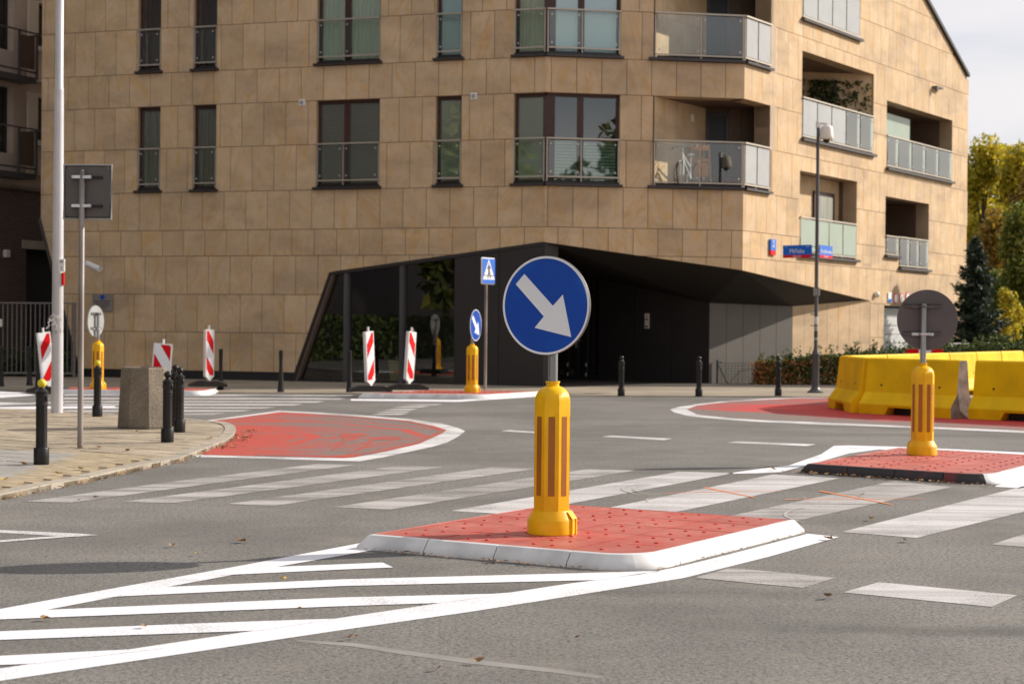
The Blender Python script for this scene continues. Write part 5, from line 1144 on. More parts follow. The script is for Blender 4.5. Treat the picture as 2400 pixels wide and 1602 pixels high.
for pr, p, lab, g, z in ((pyb, (-4.473, 17.061), 'yellow-topped black bollard nearest the viewer at the left edge of the pavement', G1, KZ), (pyb, (-5.970, 25.829), 'yellow-topped black bollard between the steel pole and the concrete planter', G1, KZ),
    (pb, (-3.907, 20.355), 'black ball-topped bollard nearest the road, just right of the planter', G1, KZ), (pb, (-4.122, 22.255), 'black ball-topped bollard right behind the one beside the planter', G1, KZ), (pb, (-4.429, 23.590), 'black bollard mostly hidden behind the two beside the planter', G1, KZ),
    (pb, (2.216, 36.184), 'black bollard on the far kerb in front of the dark entrance wall', G2, .02), (pb, (3.812, 36.452), 'black bollard on the far kerb where dark and grey walls meet', G2, .02), (pb, (5.511, 37.013), 'black bollard on the far kerb in front of the hedge, left of the camera pole', G2, .02),
    (ps, (-4.725, 36.679), 'slim black post in front of the stone wall, left of the storefront', G2, .02), (ps, (-3.339, 36.908), 'slim black post in front of the storefront, left of two striped boards', G2, .02), (ps, (-6.140, 37.804), 'slim black post right behind the worn red island end', G2, .02),
    (ps, (-10.509, 39.047), 'slim black post in front of the bar fence, left one', G2, .02), (ps, (-9.620, 36.394), 'slim black post in front of the bar fence, close beside the striped board', G2, .02), (ps, (-10.939, 38.371), 'slim black post at the very left end of the bar fence', G2, .02)):
    Wp = T(p[0], p[1], z, random.uniform(-.4, .4))
    if pr.name not in first:
        first[pr.name] = True; pr['label'] = lab; pr['group'] = g; pr.matrix_basis = Wp
        def fix(o):
            for ch in [x for x in bpy.data.objects if x.parent == o]: WM[ch.name] = Wp @ ch.matrix_basis; fix(ch)
        WM[pr.name] = Wp; fix(pr)
    else: copy_tree(pr, Wp, lab, g)

# octagonal concrete planter
px_, py_ = (-4.728, 22.758); py_ += .30
t = thing('concrete_planter', 'octagonal exposed-aggregate concrete planter on the left pavement', 'planter', T(px_, py_, KZ)); W_ = WM[t.name] @ Matrix.Rotation(R(22.5), 4, 'Z')
MB().lathe([(.322, 0), (.337, .03), (.296, .765), (.285, .785), (.235, .785), (.225, .70), (0, .70)], 8, sm=False, cap=False).obj('shell', M['concrete'], t, W_); MB().lathe([(0, .69), (.232, .69), (.232, .71), (0, .712)], 8, sm=False, cap=False).obj('soil', M['soil'], t, W_)

# red and white striped boards on rubber feet
def board(label, p, z, yaw, lean=0., flip=False, w_=.25, h_=1.0, foot=True, fyaw=0.):
    t = thing('striped_board', label, 'barrier board', T(p[0], p[1], z), 'red and white striped boards'); W_ = WM[t.name]
    Wb = W_ @ Matrix.Rotation(yaw, 4, 'Z') @ Matrix.Rotation(lean, 4, 'Y') @ Matrix.Translation((0, 0, .09))
    hw = w_/2; pl = MB(); pl.prism_xz([(-.03, 0), (.03, 0), (.03, .05), (hw, .12), (hw, h_+.10), (-hw, h_+.10), (-hw, .12), (-.03, .05)], -.035, .035)
    b = pl.obj('frame', M['white_box'], t, Wb); MB().tube([(0, 0, h_+.10), (0, 0, h_+.19)], .022, 8).obj('lamp_peg', M['white_box'], b, Wb)
    iw = hw-.025; z0, z1 = .145, h_+.075
    for fy in (-.0385, .0365):
        MB().prism_xz(rect(-iw, iw, z0, z1), fy, fy+.002).obj('white_face', M['white'], b, Wb)
        base = rect(-iw, iw, z0, z1); sl = 1 if flip else -1; st = .27
        for k in range(-3, 8):
            c0 = z0+k*2*st*1.12-.02; q = [(-iw, c0-sl*iw*1.5), (iw, c0+sl*iw*1.5), (iw, c0+sl*iw*1.5+st), (-iw, c0-sl*iw*1.5+st)]
            P_ = q
            for a_, b_ in ((0, 1), (1, 2), (2, 3), (3, 0)):
                if P_: P_ = clip(P_, base[a_], base[b_])
            if P_: MB().prism_xz(P_, fy-.0015, fy+.0035).obj('red_stripe', M['red'], b, Wb)
    if foot:
        Wf = W_ @ Matrix.Rotation(fyaw, 4, 'Z'); mb = MB(); mb.prism_xz([(-.42, 0), (.42, 0), (.40, .06), (.22, .12), (-.22, .12), (-.40, .06)], -.20, .20); mb.obj('rubber_foot', M['rubber'], t, Wf)
    return t
board('slightly leaning striped board at the left end of the middle island', (-2.796, 35.477), .09, R(56), R(-4), True, fyaw=R(12))
board('striped board leaning right, second on the middle island next to the storefront', (-2.126, 36.735), .09, R(55), R(5), False, fyaw=R(8))
board('upright striped board in front of the bare stone wall', (-6.348, 37.538), .09, R(56), 0, False, fyaw=R(5))
board('wide striped board directly behind the concrete planter', (-6.857, 34.904), .09, R(8), R(4), False, w_=.36, h_=.73)
board('leaning striped board half hidden behind the white mast', (-9.114, 35.339), .02, R(42), R(-7), True, w_=.27)

# grey pole with dome camera and street-name signs
lx, ly = (6.619, 39.033)
t = thing('camera_pole', 'tall dark grey pole with a dome camera on top beside the hedge', 'pole', T(lx, ly, .02)); W_ = WM[t.name]
lz = lambda y: (920-y)/4200*ly
MB().lathe([(.175, 0), (.175, .025), (.13, .05), (.085, .11), (.078, .15), (.078, lz(836)), (.088, lz(832)), (.088, lz(829)), (.07, lz(824)), (.042, lz(816)), (.040, 3.0), (.034, lz(292))], 24).obj('shaft', M['lampgrey'], t, W_)
c_ = MB(); c_.tube([(0, 0, lz(296)), (0, 0, lz(290)), (.03, -.0, lz(289)), (.2, 0, lz(290))], .03, 8).lathe([(.05, lz(300)), (.05, lz(286))], 10, c=(-.0, 0)).obj('bracket', M['white_box'], t, W_)
MB().lathe([(.0, lz(293)), (.07, lz(294)), (.115, lz(297)), (.138, lz(303)), (.150, lz(318)), (.162, lz(324)), (.155, lz(327)), (.07, lz(328))], 20, c=(.18, -.02)).obj('camera_housing', M['cream'], t, W_); MB().sphere((.18, -.02, lz(328)), .075, 14, 10, sz=1.).obj('camera_dome', M['black'], t, W_)
for y0, y1, m_, a in ((760, 742, 'white_box', -1.6), (775, 764, 'cream', -1.2), (788, 778, 'black', -1.7), (796, 791, 'blind_blue', -1.5), (692, 676, 'galv', -.2)):
    MB().lathe([(.0425, lz(y0)), (.0425, lz(y1))], 12, cap=False, ph=a).obj('sticker', M[m_], t, W_)
MB().box(-.12, -.04, -.03, .0, lz(738), lz(734)).box(-.12, -.04, -.03, .0, lz(764), lz(761)).box(.03, .07, -.05, .0, lz(693), lz(674)).box(-.07, -.03, -.05, .0, lz(693), lz(674)).obj('clamp', M['galv'], t, W_)
def street_sign(label, yaw, x0, x1, face, name, sub, small, dark):
    t2 = thing('street_name_sign', label, 'street sign', T(lx, ly, lz(588)+.02, yaw), 'street name signs on the grey pole'); W2 = WM[t2.name]
    ym = 1 if face > 0 else -1
    b = MB().box(x0, x1, -.012, .012, -.138, .138).obj('sign_plate', M['blue_l'], t2, W2); MB().box(x0+.002, x1-.002, -.0135, .0135, -.136, -.078).obj('red_band', M['red'], b, W2)
    for z in (.095, -.05): MB().box(min(0, x0), max(0, x0) if x0 > 0 else 0, -.01, .01, z-.008, z+.008).obj('arm', M['galv'], t2, W2)
    cx = (x0+x1)/2
    link('lettering', text_mesh(name, .135 if len(name) < 8 else .115, M['white'], ext=.001), b, W2 @ Matrix.Translation((cx, -.014, .005)))
    link('lettering', text_mesh(sub, .05, M['white'], ext=.001), b, W2 @ Matrix.Translation((cx, -.015, -.107)))
    for k, s in enumerate(small): link('lettering', text_mesh(s, .036, M['white'], ext=.001), b, W2 @ Matrix.Translation((x0+.09 if k == 0 else x1-.10, -.014, .10)))
street_sign('blue street sign reading Mińska on the left of the grey pole', R(-41), -.86, -.13, 1, 'Mińska', 'Kamionek', ('nr', '25-33'), True)
street_sign('blue street sign reading Chodakowska on the right of the grey pole', R(58), .13, .87, 1, 'Chodakowska', 'Kamionek', ('nr', '1-7'), False)

# yellow concrete barriers
def barrier():
    t = thing('concrete_barrier', '-', 'road barrier', T(0, 0)); W_ = Matrix.Identity(4); Lh = .98
    pr = [(-.29, 0), (-.30, .16), (-.29, .18), (-.155, .36), (-.105, .80), (-.095, .90), (-.075, .925), (.075, .925), (.095, .90), (.105, .80), (.155, .36), (.29, .18), (.30, .16), (.29, 0)]
    n = len(pr); xs = [-Lh, -Lh+.03, -.42, -.34, .34, .42, Lh-.03, Lh]; v = []
    for x in xs:
        for y, z in pr:
            if abs(x) < .4 and z == 0: z = .12
            e = .985 if abs(x) == Lh else 1; v.append((x, y*e, z*(1 if z else 1)-(.006 if abs(x) == Lh and z > .5 else 0)))
    f = [(k*n+i, (k+1)*n+i, (k+1)*n+(i+1) % n, k*n+(i+1) % n) for k in range(len(xs)-1) for i in range(n)]
    f = [tuple(reversed(q)) for q in f]
    mb = MB(); mb.add(v, f, 0); mb.add([v[i] for i in range(n)], [tuple(range(n))], 0); mb.add([v[(len(xs)-1)*n+i] for i in range(n)], [tuple(range(n-1, -1, -1))], 1)
    mb.obj('barrier_body', [M['jersey'], M['jersey_raw']], t, W_); MB().box(-.36, .36, -.12, .12, .0, .118).obj('notch_shade_fill', M['black'], t, W_)  # black box fills the open notch, standing in for the shade inside
    mb = MB()
    for sx in (-.62, .62):
        for sy in (-1, 1): mb.lathe([(.019, -.004), (.019, .006)], 10, mx=Matrix.Translation((sx, sy*.141, .48)) @ Matrix.Rotation(R(90), 4, 'X'))
    for k in range(1): mb.obj('lifting_hole', M['black'], t, W_)
    return t
def place_barrier(src, a, b, lab, g='yellow concrete barriers', used=[False]):
    a, b = Vector(a), Vector(b); d = (b-a).normalized(); c = (a+b)/2; Wp = T(c.x, c.y, .008, math.atan2(d.y, d.x))
    if not used[0]:
        used[0] = True; src['label'] = lab; src['group'] = g; src.matrix_basis = Wp; WM[src.name] = Wp
        for ch in src.children: WM[ch.name] = Wp
    else: copy_tree(src, Wp, lab, g)
br_ = barrier()
fp = Vector((5.80, 29.95)); fd_ = Vector((.585, -.811)); nn = Vector((.811, .585))
place_barrier(br_, fp+nn*.3+fd_*.0, fp+nn*.3+fd_*1.97, 'yellow concrete barrier directly behind the round sign seen from behind')
q = Vector((7.22, 28.35)); d2 = Vector((.70, -.714)).normalized(); n2 = Vector((-d2.y, d2.x))
place_barrier(br_, q+n2*.3, q+n2*.3+d2*1.97, 'nearest yellow concrete barrier, cut by the right edge of the photo')
place_barrier(br_, q+n2*.3+d2*2.05, q+n2*.3+d2*4.0, 'yellow concrete barrier beyond the right edge, next to the nearest one')
r0 = Vector((6.00, 30.12)); rd = Vector((-.02, 1.)).normalized()
place_barrier(br_, r0, r0+rd*1.97, 'yellow concrete barrier at the left end of the row, seen almost end-on')
r1_ = r0+rd*2.25+Vector((.1, 0)); bd_ = Vector((5.4, 9.3)).normalized()
for k in range(6): place_barrier(br_, r1_+bd_*(k*2.03), r1_+bd_*(k*2.03+1.97), ('yellow concrete barrier, first of the rear row from the left', 'yellow concrete barrier, second of the rear row, left of the sign pole', 'yellow concrete barrier, third of the rear row, right of the sign pole', 'yellow concrete barrier, fourth of the rear row', 'yellow concrete barrier, fifth of the rear row at the right edge', 'yellow concrete barrier, last of the rear row beyond the right edge')[k])
bbx, bby = (10.288, 0.884)
t = thing('barrier_plank', 'red and white barrier plank just visible above the rear yellow barriers', 'barrier board', T(bbx, 44, .86)); W_ = WM[t.name]
for k in range(3): MB().box(-.6+k*.3, -.3+k*.3, -.02, .02, -.04, .08).obj('plank_section', M['red' if k % 2 == 0 else 'white'], t, W_)
for x in (-.5, .2): MB().box(x, x+.05, -.01, .04, -.95, .0).obj('leg', M['galv'], t, W_)

# ------------------------------------------------------------------ hedge, trees, garden fence
M['hedge'] = leaf_mat('hedge_leaves', [(.02, .035, .008), (.06, .10, .022), (.11, .15, .035), (.19, .22, .06)], trans=.25)
M['hedge_red'] = leaf_mat('hedge_autumn_leaves', [(.20, .06, .02), (.42, .14, .035), (.52, .24, .08), (.14, .13, .03)], trans=.3)
rg = random.Random(3); hA, hB = Vector((6.15, 44.6)), Vector((13.2, 45.6))
hd = thing('hedge', 'clipped green hedge with orange autumn leaves at its left end along the grey wall', 'hedge', T(hA.x, hA.y, .02)); WH = WM[hd.name]
def hp():
    u = rg.random(); p = hA.lerp(hB, u); z = rg.random()**.75*(.60+.50*min(1, u*1.2)); sp = .26+.03*math.sin(u*31)
    return (p.x-hA.x+rg.gauss(0, .05), p.y-hA.y+rg.uniform(-sp, sp), z)
mb = MB(); leaves(mb, 17000, hp, .062, rnd=rg)
for _ in range(120):   # shoots above the top
    u = rg.random(); p = hA.lerp(hB, u)-hA; z0 = .60+.50*min(1, u*1.2); h_ = rg.uniform(.06, .3); leaves(mb, 12, lambda: (p.x+rg.gauss(0, .02), p.y+rg.gauss(0, .03), z0+rg.random()*h_), .05, rnd=rg)
hl = mb.obj('foliage', M['hedge'], hd, WH)
def hr():
    u = rg.random()**2.2; p = hA.lerp(hB, u*.75); u2 = u*.75
    return (p.x-hA.x+rg.gauss(0, .08)-.02, p.y-hA.y-.22+rg.uniform(-.08, .3), rg.random()*(.58+.4*u2))
mb = MB(); leaves(mb, 3600, hr, .06, rnd=rg); mb.obj('autumn_foliage', M['hedge_red'], hd, WH)
mb = MB()
for _ in range(70):
    u = rg.random(); p = hA.lerp(hB, u)-hA; z = .55+.45*u; mb.tube([(p.x+rg.gauss(0, .05), p.y+rg.uniform(-.15, .1), 0), (p.x+rg.gauss(0, .15), p.y+rg.uniform(-.2, .2), z*.5), (p.x+rg.gauss(0, .25), p.y+rg.uniform(-.2, .2), z)], [.014, .01, .004], 5)
for k in range(2): mb.tube([(-.75+k*.2, -.1, 0), (-.5, -.1, .33), (-.2, -.1, .38), (0, -.1, .3)], .006, 5)
mb.obj('stem', M['bark'], hd, WH)
gf = thing('garden_fence', 'low green wire fence between the dark entrance wall and the hedge', 'fence', T(5.15, 44.9, .02)); WG = WM[gf.name]; M['green_metal'] = mat('dark_green_metal', (.015, .035, .022), rough=.4)
MB().tube([(0, 0, 0), (0, 0, .60)], .022, 8).obj('post', M['green_metal'], gf, WG); MB().tube([(0, 0, .52), (.27, .03, 0)], .016, 6).obj('brace', M['green_metal'], gf, WG); MB().tube([(0, 0, .53), (.12, 0, .53)], .012, 6).obj('arm', M['green_metal'], gf, WG)
mb = MB()
for k in range(12): mb.tube([(.02+k*.085, 0, 0), (.02+k*.085, 0, .53)], .0035, 4)
for k in range(8): mb.tube([(0, .004, .03+k*.07), (1.0, .004, .03+k*.07)], .0035, 4)
mb.obj('wire_mesh', M['green_metal'], gf, WG)

def tree(name, label, loc, h_, rx, mats, n, size, seed, trunk_h=.3, shape='round', group=None, lean=0., blobs=26):
    rg = random.Random(seed); t = thing(name, label, 'tree', T(*loc), group); W_ = WM[t.name]
    mb = MB(); mb.tube([(0, 0, -.1), (.05, 0, h_*.3), (lean*.5, .05, h_*.62), (lean, 0, h_*.93)], [h_*.022, h_*.016, h_*.009, .01], 8)
    bl_ = []
    for k in range(blobs):
        z = h_*(trunk_h+(1-trunk_h)*rg.random()**.9); f = (z/h_-trunk_h)/(1-trunk_h)
        w_ = rx*(math.sin(math.pi*min(1, .18+.82*f))**.7 if shape == 'round' else (1-f)**.8*.9+.12)
        a = rg.uniform(0, 6.28); r_ = w_*rg.random()**.5*.85
        c = Vector((lean*f+r_*math.cos(a), r_*math.sin(a), z)); q = rx*rg.uniform(.16, .36); bl_.append((c, q))
        mb.tube([(lean*f*.6, 0, z*rg.uniform(.55, .8)), tuple(c*.6+Vector((0, 0, z*.3))), tuple(c)], [h_*.006, h_*.004, .008], 5)
    mb.obj('trunk', M['bark'], t, W_)
    lm = MB()
    def f_():
        c, q = bl_[rg.randrange(len(bl_))]
        d = Vector((rg.gauss(0, 1), rg.gauss(0, 1), rg.gauss(0, 1))).normalized()*q*(rg.random()**.45)*1.15
        return (c.x+d.x, c.y+d.y, c.z+d.z*1.25)
    leaves(lm, n, f_, size, rnd=rg); lm.obj('crown', mats, t, W_); return t
M['yellowleaf'] = leaf_mat('yellow_autumn_leaves', [(.18, .17, .02), (.38, .33, .025), (.58, .47, .03), (.72, .53, .05)], trans=.5)
M['greenleaf'] = leaf_mat('green_leaves', [(.04, .065, .012), (.10, .14, .02), (.18, .20, .03), (.30, .26, .04)], trans=.45)
M['orangeleaf'] = leaf_mat('orange_brown_leaves', [(.10, .06, .015), (.24, .15, .02), (.42, .26, .03), (.22, .20, .03)], trans=.4)
GT = 'trees beyond the right end of the building'
def at(px, Y): return ((px-1200)/4200*Y, Y, 0)
tree('deciduous_tree', 'tall yellow-green autumn tree rising beside the right corner of the stone building', at(2300, 84), 9.6, 2.6, M['yellowleaf'], 20000, .20, 11, .06, group=GT)
tree('deciduous_tree', 'tall yellow autumn tree, right of the first one against the sky', at(2352, 86), 9.9, 2.4, M['yellowleaf'], 18000, .20, 12, .06, group=GT)
tree('deciduous_tree', 'slender yellow-green tree at the right edge of the photo', at(2405, 82), 9.2, 2.6, M['yellowleaf'], 15000, .20, 13, .08, group=GT)
tree('deciduous_tree', 'yellowish tree low behind the right corner of the building', at(2262, 90), 8.8, 2.6, M['yellowleaf'], 14000, .20, 17, .06, group=GT)
tree('deciduous_tree', 'bushy green tree in front of the yellow ones at the right', at(2392, 62), 5.2, 1.6, M['greenleaf'], 16000, .14, 14, .14, group=GT)
tree('deciduous_tree', 'orange-brown tree between the yellow trees and the green one', at(2330, 70), 5.6, 1.6, M['orangeleaf'], 9000, .15, 15, .1, group=GT)
tree('deciduous_tree', 'reddish-brown tree at the upper right edge behind the green tree', at(2425, 76), 8.2, 1.7, M['orangeleaf'], 11000, .17, 16, .15, group=GT)
tree('shrub', 'low yellow shrub right of the dark spruce', at(2352, 58), 2.6, .8, M['yellowleaf'], 4500, .09, 19, .1)
# spruce
def spruce(label, loc, h_, rb, seed):
    rg = random.Random(seed); t = thing('spruce_tree', label, 'tree', T(*loc)); W_ = WM[t.name]; MB().tube([(0, 0, 0), (0, 0, h_*.97)], [.07, .012], 8).obj('trunk', M['bark'], t, W_)
    M['needles'] = leaf_mat('blue_green_needles', [(.010, .022, .012), (.022, .042, .022), (.045, .075, .04)], trans=.15); mb = MB(); z = .25
    while z < h_:
        f = z/h_; L_ = rb*(1-f)**.82*rg.uniform(.75, 1.15)+.10; nb_ = int(7+5*(1-f))
        for k in range(nb_):
            a = rg.uniform(0, 6.28); l = L_*rg.uniform(.65, 1.12); d = Vector((math.cos(a), math.sin(a), 0)); tip = d*l+Vector((0, 0, z+.10*l-.02)); mid = d*l*.55+Vector((0, 0, z-.14*l)); b = Vector((0, 0, z))
            for i in range(int(95*l)+16):
                s = rg.random(); p = b.lerp(mid, min(1, s*2)) if s < .5 else mid.lerp(tip, (s-.5)*2); sd2 = d.cross(Vector((0, 0, 1)))*rg.gauss(0, .09*l)+Vector((0, 0, rg.gauss(-.01, .02)))
                p = p+sd2; u = (d*.6+sd2.normalized()*.7+Vector((0, 0, rg.gauss(.1, .3)))).normalized(); v = u.cross(Vector((rg.gauss(0, 1), rg.gauss(0, 1), rg.gauss(0, 1)))).normalized(); q = rg.uniform(.07, .14); mb.add([p-u*q*.3, p+v*.02, p+u*q, p-v*.02], [(0, 1, 2, 3)])
        z += .115*rg.uniform(.8, 1.2)
    mb.obj('foliage', M['needles'], t, W_); return t
spruce('dark blue-green spruce tree behind the yellow barriers at the right', at(2284, 52), 4.1, 1.15, 5)
# garden beyond: grass verge, pale cabinet, screen frame, low bushes
rg = random.Random(9); mb = MB(); leaves(mb, 14000, lambda: (rg.uniform(11.8, 20), rg.uniform(45.5, 62), abs(rg.gauss(0, .16))), .12, rnd=rg); stuff(mb.obj('grass', M['grassm']))
struct(MB().sheet([(12.6, 46.5), (60, 46.5), (60, 120), (15, 120)], .03).obj('lawn', M['ground']))
t = thing('utility_cabinet', 'pale grey utility cabinet behind the yellow barriers under the spruce', 'cabinet', T(*at(2245, 50))); MB().rbox(-.28, .28, -.2, .2, 0, 1.02, .02).obj('cabinet_body', M['signback_pale'], t, WM[t.name]); MB().rbox(-.31, .31, -.23, .23, 1.022, 1.06, .02).obj('lid', M['white_box'], t, WM[t.name])
t = thing('metal_screen', 'grey framed metal screen between the building corner and the yellow trees', 'screen', T(*at(2278, 66))); W_ = WM[t.name]; MB().box(-.25, -.2, -.03, .03, 0, 4.6).box(.2, .25, -.03, .03, 0, 4.6).box(-.25, .25, -.029, .029, 4.55, 4.62).obj('frame', M['galv_old'], t, W_); MB().box(-.2, .2, -.005, .005, .3, 4.55).obj('mesh_panel', M['signback_pale'], t, W_)
# dark far treeline closing the view
M['farwood'] = leaf_mat('far_trees', [(.02, .03, .01), (.06, .06, .015), (.14, .11, .02), (.10, .05, .02)], trans=.3)
rg = random.Random(21); mb = MB()
leaves(mb, 26000, lambda: (rg.uniform(14, 46), rg.uniform(95, 104), rg.random()**.8*(6.2+1.2*math.sin(rg.random()*9))), .34, rnd=rg)
leaves(mb, 9000, lambda: (rg.uniform(-60, -8), rg.uniform(95, 104), rg.random()**.8*7), .5, rnd=rg); stuff(mb.obj('far_woodland', M['farwood']))

# ------------------------------------------------------------------ what the windows mirror: the other side of the junction
M['opp_wall'] = mat('opposite_render', (.26, .21, .17), (.22, .18, .145), .8); ob = thing('opposite_building', 'plain rendered building across the junction, outside the view, mirrored in the storefront', 'building', T(-27, 10)); oa, obb = Vector((-24, 38)), Vector((-34, -6)); FO = frame(oa, (obb-oa).normalized()); LO = (obb-oa).length
wall = [rect(0, LO, 0, 21)]; wins = []  # unseen facade raised this tall to keep sky light off the left facade
for r_ in range(6):
    for c_ in range(10): wins.append(rect(2+c_*4.3, 4.2+c_*4.3, 1.3+r_*3, 3.0+r_*3))
for c in wins: wall = subtract(wall, c)
mb = MB(); [mb.prism_xz(q, 0, .3) for q in wall]; FO2 = FO @ Matrix.Scale(-1, 4, (0, 1, 0))
mb.obj('wall', M['opp_wall'], ob, FO); MB().box(0, LO, .3, 8, 21, 21.2).box(0, LO, .32, .4, 0, 21).obj('roof', M['sill'], ob, FO)
for c in wins: w_ = MB().box(c[0][0], c[1][0], .15, .2, c[0][1], c[0][1]+.1).box((c[0][0]+c[1][0])/2-.05, (c[0][0]+c[1][0])/2+.05, .15, .2, c[0][1], c[2][1]).obj('window', M['white_box'], ob, FO); MB().box(c[0][0], c[1][0], .2, .21, c[0][1], c[2][1]).obj('pane', M['glass_dark'], w_, FO)
rg = random.Random(31); mb = MB(); hh = thing('far_side_hedge', 'long dark hedge in front of the opposite building, mirrored in the storefront', 'hedge', T(-22, 30))
leaves(mb, 9000, lambda: (rg.uniform(-9, 1.2)*.0+rg.gauss(0, .35)-8*rg.random()*.9*1.0, 0, 0) if False else ((lambda u: (-8.5*u+rg.gauss(0, .3), -34*u+rg.gauss(0, .3), rg.random()*1.8))(rg.random())), .18, rnd=rg); mb.obj('foliage', M['hedge'], hh, WM[hh.name])
GB = 'trees behind the viewer, mirrored in the windows'
for k, (x, y, h_) in enumerate(((-17, 6, 11), (-20, 20, 10), (17, -14, 13), (26, -10, 12), (8, -22, 13), (34, -4, 12))):
    tree('deciduous_tree', ('tall autumn tree behind the viewer on the left, mirrored in the upper windows', 'autumn tree near the opposite building, mirrored in the storefront', 'tall tree behind the viewer to the right, mirrored in the corner window', 'second tree behind the viewer to the right', 'tall tree straight behind the viewer', 'tree far to the right behind the viewer')[k], (x, y, 0), h_, h_*.30, M['greenleaf' if k % 2 else 'yellowleaf'], 2600, .42, 50+k, .25, group=GB)

# ------------------------------------------------------------------ fallen leaves and litter
def fallen(p, s, m_, label, z=.006, grp='fallen leaves on the asphalt', seed=0):
    rg = random.Random(seed); mb = MB(); n = 7; v = [(0, 0, .004)]
    for i in range(n): a = 2*math.pi*i/n; r_ = s*rg.uniform(.45, 1.1); v.append((r_*math.cos(a), r_*.8*math.sin(a), rg.uniform(.002, s*.75)))
    mb.add(v, [(0, i+1, (i+1) % n+1) for i in range(n)]); o = mb.obj('fallen_leaf', M[m_], None, T(p[0], p[1], z, rg.uniform(0, 6))); tag(o, label, 'leaf', grp)
BR = 'dry brown fallen leaf lying on the open asphalt'
for k, (p, s, m_, lab) in enumerate((((-1.714, 11.455), .045, 'leafdry', 'curled brown leaf on dark asphalt left of the hatched area'), ((-1.231, 9.750), .035, 'leafyel', 'greenish leaf lying on a white hatch bar'), ((2.114, 11.888), .045, 'leafdry', 'crumpled brown leaf beside the pointed end of the white line'), ((2.615, 11.832), .04, 'leafdry', 'brown leaf under the end of a crossing stripe at the right'),
    ((1.660, 9.305), .035, 'leafdry', 'dark brown leaf below the pointed end of the faded short stripe'), ((-0.124, 7.406), .035, 'leafdry', 'small brown leaf low in the photo, in the middle of the pale asphalt'), ((-0.296, 7.251), .03, 'leafdry', 'brown leaf close to the bottom edge of the photo'), ((-0.708, 7.951), .03, 'leafdry', 'brown leaf just below the long white line at the bottom left'), ((-0.687, 7.985), .02, 'leafdry', 'tiny brown leaf touching the one below the long white line'), ((-2.119, 11.203), .03, 'leafdry', 'pale leaf on dark asphalt right of the small white arrowhead'), ((-1.888, 10.802), .028, 'leafyel', 'yellow-green leaf between the arrowhead tip and the hatched area'), ((2.648, 13.136), .045, 'leafyel', 'yellowish leaf on the asphalt left of the widest crossing stripe'), ((2.952, 15.049), .035, 'leafyel', 'yellow leaf on a crossing stripe next to an orange cross'), ((2.422, 14.702), .03, 'leafyel', 'yellow leaf on the orange spray line right of its cross'),
    ((3.045, 17.323), .05, 'leafdry', 'brown leaf against the dark front edge of the right island'), ((2.906, 17.358), .04, 'leafyel', 'pale leaf near the left corner of the right island'), ((3.167, 17.089), .05, 'leafdry', 'second brown leaf at the foot of the right island'), ((3.451, 16.786), .05, 'leafdry', 'flat brown leaf below a seam of the right island'), ((2.602, 17.683), .05, 'leafdry', 'leaf on the white paint by the right island'),
    ((-3.294, 14.228), .03, 'leafdry', 'brown leaf on the leftmost crossing stripe'), ((-3.377, 14.012), .025, 'leafdry', 'brown leaf at the pointed end of the leftmost crossing stripe'), ((1.287, 11.502), .03, 'leafdry', 'dry twig-like leaf at the right edge of the front island'), ((-0.114, 10.613), .03, 'leafdry', 'brown leaf at the foot of the front island'), ((0.299, 8.004), .02, 'leafdry', 'tiny dark leaf beside the rear hatch bar'), ((-1.030, 8.744), .02, 'leafdry', 'brown leaf between two hatch bars near the middle'), ((-1.670, 8.202), .025, 'leafdry', 'small leaf on the long white line at the bottom left'), ((-2.174, 8.388), .03, 'leafdry', 'brown leaf between the hatch bars near the left edge'))): fallen(p, s, m_, lab, .010, seed=k+1)
for k, (x, y) in enumerate(((12, 1126), (230, 1048), (190, 1050), (137, 1106), (100, 1091), (492, 1028), (60, 1130), (183, 1108), (350, 1062), (318, 1010), (240, 990), (150, 1075))): pass
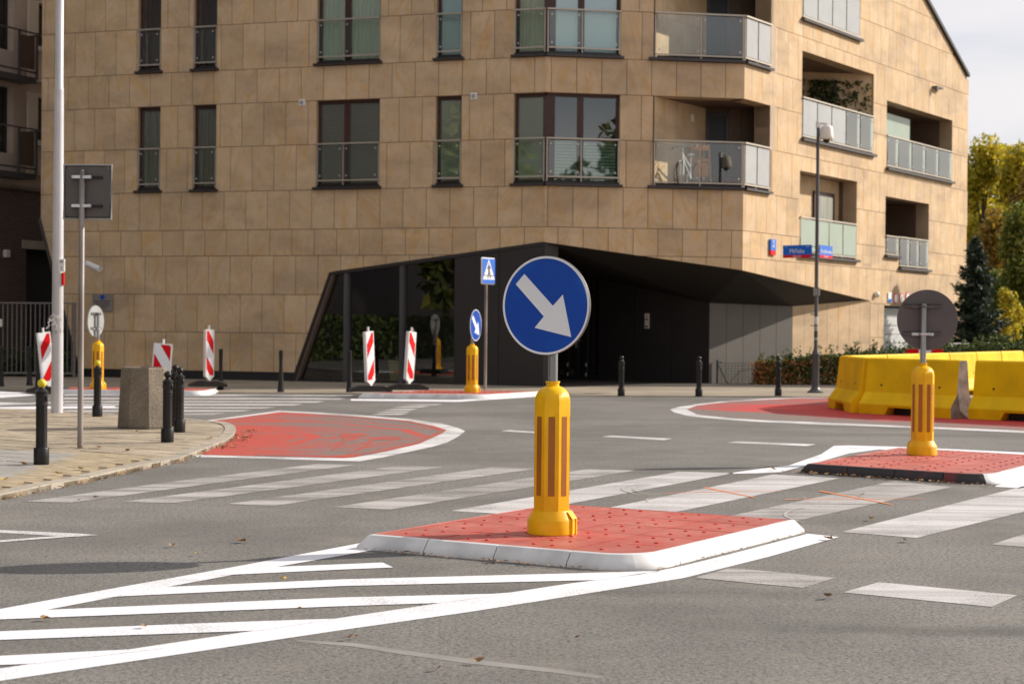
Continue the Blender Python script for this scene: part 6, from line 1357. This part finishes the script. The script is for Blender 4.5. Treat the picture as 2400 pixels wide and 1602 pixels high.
PL_ = ['brown leaf on the small paving blocks at the left edge', 'leaf on the slabs right of the thin steel pole', 'leaf heap at the foot of the thin steel pole', 'brown leaf right of the nearest yellow-topped bollard', 'leaf on the grey slabs left of the nearest bollard', 'leaf on the kerb point of the pavement beside the red paint', 'leaf on the paving blocks just below the thin steel pole', 'leaf at the foot of the concrete planter', 'leaf on the slabs below the concrete planter']
for k, p in enumerate(((-4.301, 15.235), (-4.445, 19.281), (-4.616, 19.191), (-4.012, 15.882), (-4.596, 16.889), (-3.536, 21.029), (-3.957, 16.458), (-4.657, 22.216), (-4.022, 18.810))): fallen(p, .045, 'leafdry' if k % 3 else 'leafyel', PL_[k], KZ+.004, 'fallen leaves on the paving', 60+k)
rg = random.Random(77); mb = MB()
def kerb_pt():
    i = rg.randrange(1, 13); t_ = rg.random(); a, b = Vector(EDGE[i]), Vector(EDGE[i+1]); p = a.lerp(b, t_); d = (b-a).normalized(); return p+Vector((d.y, -d.x))*abs(rg.gauss(.0, .05))
def litter(n, fn, s0, s1):
    for _ in range(n):
        p = fn(); s = rg.uniform(s0, s1); c = Vector((p.x, p.y, .012+s*.3)); mb.add([c+Vector((rg.gauss(0, s), rg.gauss(0, s), rg.uniform(-.3, .5)*s)) for _ in range(4)], [(0, 1, 2), (0, 2, 3)])
litter(330, kerb_pt, .006, .020)
cl = [Vector((-3.431, 22.440)), Vector((-3.316, 21.859)), Vector((-3.323, 21.370)), Vector((-3.265, 20.465)), Vector((-3.281, 20.175)), Vector((-3.451, 23.255))]
litter(110, lambda: rg.choice(cl)+Vector((rg.gauss(0, .10), rg.gauss(0, .12))), .015, .035)
iA, iB = Vector((.75, 10.18)), Vector((-.87, 11.14))
litter(130, lambda: iA.lerp(iB, rg.random()**.8)+Vector((-.02+rg.gauss(0, .03), -.03-abs(rg.gauss(0, .03)))), .005, .016)
iC = Vector((2.03, 12.37)); litter(60, lambda: iA.lerp(iC, rg.random())+Vector((.04+abs(rg.gauss(0, .02)), 0)), .005, .014)
litter(120, lambda: Vector((4.3, 16.12)).lerp(Vector((2.7, 17.5)), rg.random())+Vector((rg.gauss(0, .03), -abs(rg.gauss(0, .06)))), .01, .025)
stuff(mb.obj('leaf_litter', M['leafdry']))
